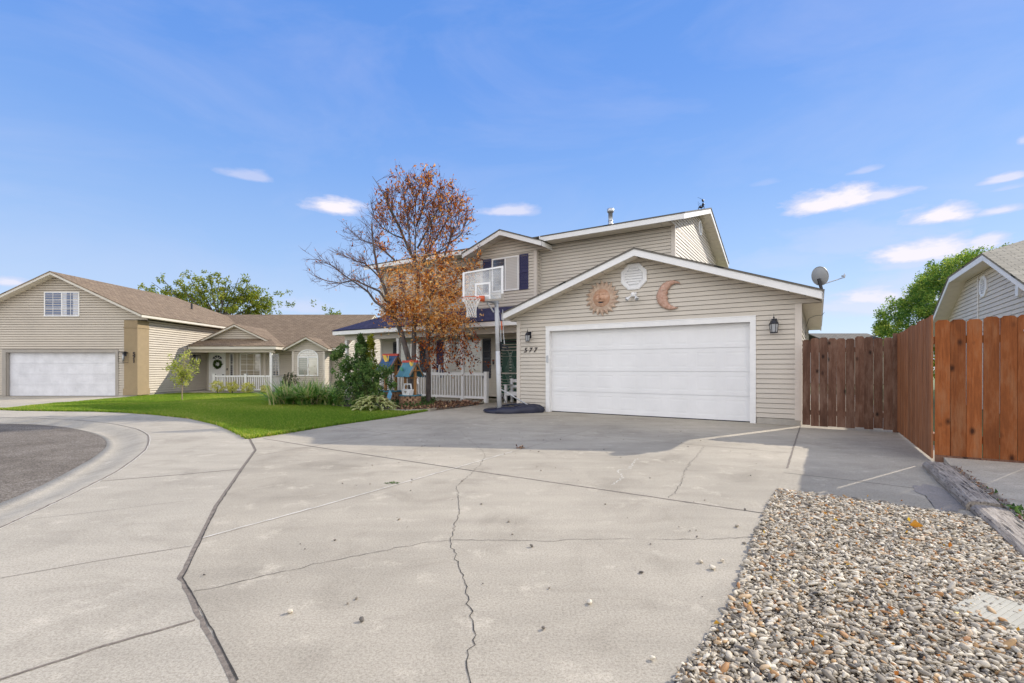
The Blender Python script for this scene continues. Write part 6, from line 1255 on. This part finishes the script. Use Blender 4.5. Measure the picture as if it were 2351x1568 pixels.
mb = MB(); mb.prism([(.0 + .034 * math.sin(q) ** 3, -.068 - .001, .072 + .0022 * (13 * math.cos(q) - 5 * math.cos(2 * q) - 2 * math.cos(3 * q) - math.cos(4 * q))) for q in np.linspace(0, 2 * PI, 21)[:-1]], (0, -.003, 0)); mb.build('heart', GREYT, t)
kx = G(892, 937); t = thing('garden_stake', 'pale blue fabric kite shaped garden stake beside the near well', 'garden stake', (kx[0], kx[1], 0)); mb = MB(); mb.tube([(0, 0, 0), (.015, 0, .2), (.03, 0, .56)], .006, 6); mb.build('rod', PLASTW, t)
mb = MB(); mb.add([(.035, 0, .56), (.10, .02, .40), (.02, .0, .12), (-.04, -.02, .34), (.04, -.035, .38)], [(0, 1, 4), (1, 2, 4), (2, 3, 4), (3, 0, 4)]); mb.build('kite', SKYB, t)

# ================================================================ sky, sun, camera
SUN = Vector((.843, .539, 0)).normalized(); EL = math.radians(29.5)
wd = bpy.data.worlds.new('World'); SC.world = wd; wd.use_nodes = True; nt = wd.node_tree; bg = nt.nodes['Background']
sky = nt.nodes.new('ShaderNodeTexSky'); sky.sky_type = 'NISHITA'; sky.sun_disc = False; sky.sun_elevation = EL; sky.sun_rotation = math.atan2(SUN.x, SUN.y); sky.air_density = 1.0; sky.dust_density = SKY_DUST; sky.ozone_density = 1.6; sky.altitude = 800
tc = nt.nodes.new('ShaderNodeTexCoord'); sp = nt.nodes.new('ShaderNodeSeparateXYZ'); nt.links.new(tc.outputs['Generated'], sp.inputs[0])
az = math_(nt, 'ARCTAN2', sp.outputs[0], sp.outputs[1]); el = math_(nt, 'ARCSINE', sp.outputs[2])
cv = nt.nodes.new('ShaderNodeCombineXYZ'); nt.links.new(az, cv.inputs[0]); nt.links.new(math_(nt, 'MULTIPLY', el, 2.6), cv.inputs[1])
nz = noise(nt, cv.outputs[0], 9, 7, .62, dist=.3); nz2 = noise(nt, cv.outputs[0], 30, 5, .6); nn_ = math_(nt, 'ADD', math_(nt, 'MULTIPLY', math_(nt, 'SUBTRACT', nz, .5), 1.5), math_(nt, 'MULTIPLY', math_(nt, 'SUBTRACT', nz2, .5), .5))
tot = None
for px, py, w_, h_, k in ((772, 481, 74, 21, 1), (570, 406, 66, 12, .45), (1175, 487, 70, 13, .7), (1900, 470, 120, 28, 1), (2020, 452, 110, 14, .75), (2155, 495, 104, 27, 1), (2300, 484, 70, 12, .75), (2120, 586, 165, 30, .95), (2260, 562, 60, 20, .8), (1985, 686, 120, 22, .85), (2310, 411, 60, 9, .7), (1990, 391, 45, 8, .4), (25, 648, 55, 14, .75), (690, 706, 100, 20, .4), (2350, 324, 20, 11, .5), (2320, 432, 60, 6, .3), (1760, 420, 30, 8, .15), (2080, 610, 120, 18, .4), (2200, 640, 280, 55, .34), (1960, 560, 220, 38, .22), (2010, 700, 230, 38, .5), (1800, 600, 160, 30, .16)):
    d = Vector(((px - CX) / F, 1, (HY - py) / F)); a0 = math.atan2(d.x, d.y); e0 = math.asin(d.z / d.length); ca = 1 / (1 + ((px - CX) / F) ** 2); ra = w_ * 1.12 / F * ca; re = h_ * 1.55 / F * math.cos(e0) ** 2 * math.sqrt(ca)
    dx = math_(nt, 'DIVIDE', math_(nt, 'SUBTRACT', az, a0), ra); dy = math_(nt, 'DIVIDE', math_(nt, 'SUBTRACT', el, e0), re)
    dn = math_(nt, 'MULTIPLY', math_(nt, 'MINIMUM', dy, 0.0), .9); dy = math_(nt, 'ADD', dy, dn)   # flatter bases
    m = math_(nt, 'SUBTRACT', 1.0, math_(nt, 'SQRT', math_(nt, 'ADD', math_(nt, 'MULTIPLY', dx, dx), math_(nt, 'MULTIPLY', dy, dy))))
    m = math_(nt, 'MULTIPLY', math_(nt, 'SMOOTH_MIN', math_(nt, 'MAXIMUM', math_(nt, 'MULTIPLY', math_(nt, 'ADD', m, math_(nt, 'MULTIPLY', nn_, 1.25)), 1.6), 0.0), 1.0, .2), k)
    tot = m if tot is None else math_(nt, 'MAXIMUM', tot, m)
veil = noise(nt, cv.outputs[0], 2.2, 6, .6, dist=.6); low = math_(nt, 'MULTIPLY', ramp(nt, veil, [(.45, (0,)), (.8, (.20,))]), 1.0)
tot = math_(nt, 'MAXIMUM', tot, low, clamp=True)
grad = ramp(nt, sp.outputs[2], [(.0, (.67, .79, .98)), (.10, (.53, .70, .98)), (.22, (.375, .58, .965)), (.36, (.235, .45, .935)), (.5, (.155, .36, .90)), (.68, (.105, .30, .84)), (1.0, (.08, .25, .75))])
gn = nt.nodes.new('ShaderNodeVectorMath'); gn.operation = 'SCALE'; nt.links.new(grad, gn.inputs[0]); gn.inputs[3].default_value = SKYK
skc = mixc(nt, .88, sky.outputs[0], gn.outputs[0])
# bright cloud deck added out of view behind the photographer to lift shaded fronts
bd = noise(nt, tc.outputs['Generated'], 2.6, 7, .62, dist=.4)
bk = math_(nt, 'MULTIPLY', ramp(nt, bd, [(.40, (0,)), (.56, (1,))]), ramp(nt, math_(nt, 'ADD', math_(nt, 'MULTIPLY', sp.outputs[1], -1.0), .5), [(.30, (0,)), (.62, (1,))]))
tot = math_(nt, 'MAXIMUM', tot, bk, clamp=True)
ccol = mixc(nt, bk, mixc(nt, ramp(nt, tot, [(.35, (0,)), (.95, (1,))]), tuple(x * y for x, y in zip(CLOUD, (.80, .83, .97))), CLOUD), FILL_CLOUD)
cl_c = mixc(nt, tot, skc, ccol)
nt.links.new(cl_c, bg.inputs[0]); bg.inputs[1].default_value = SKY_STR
su = bpy.data.lights.new('sun', 'SUN'); su.energy = SUN_E; su.angle = math.radians(.53); su.color = (1, .92, .80); so = bpy.data.objects.new('sun', su); COL.objects.link(so)
dv_ = -(SUN * math.cos(EL) + Vector((0, 0, math.sin(EL)))); so.rotation_euler = dv_.to_track_quat('-Z', 'Y').to_euler(); so.location = (20, 12, 20)
cam = bpy.data.cameras.new('camera'); cam.sensor_fit = 'HORIZONTAL'; cam.sensor_width = 36; cam.lens = 36 * F / 2351; cam.shift_y = (HY - 784) / 2351; cam.clip_start = .05; cam.clip_end = 2000
co = bpy.data.objects.new('camera', cam); COL.objects.link(co); co.location = (0, 0, H); co.rotation_euler = (PI / 2, 0, 0); SC.camera = co
SC.view_settings.view_transform = 'Standard'; SC.view_settings.look = 'None'; SC.view_settings.exposure = EXPO; SC.view_settings.gamma = 1
SC.render.engine = 'CYCLES'; SC.cycles.use_denoising = True; SC.cycles.max_bounces = 8; SC.cycles.transparent_max_bounces = 12
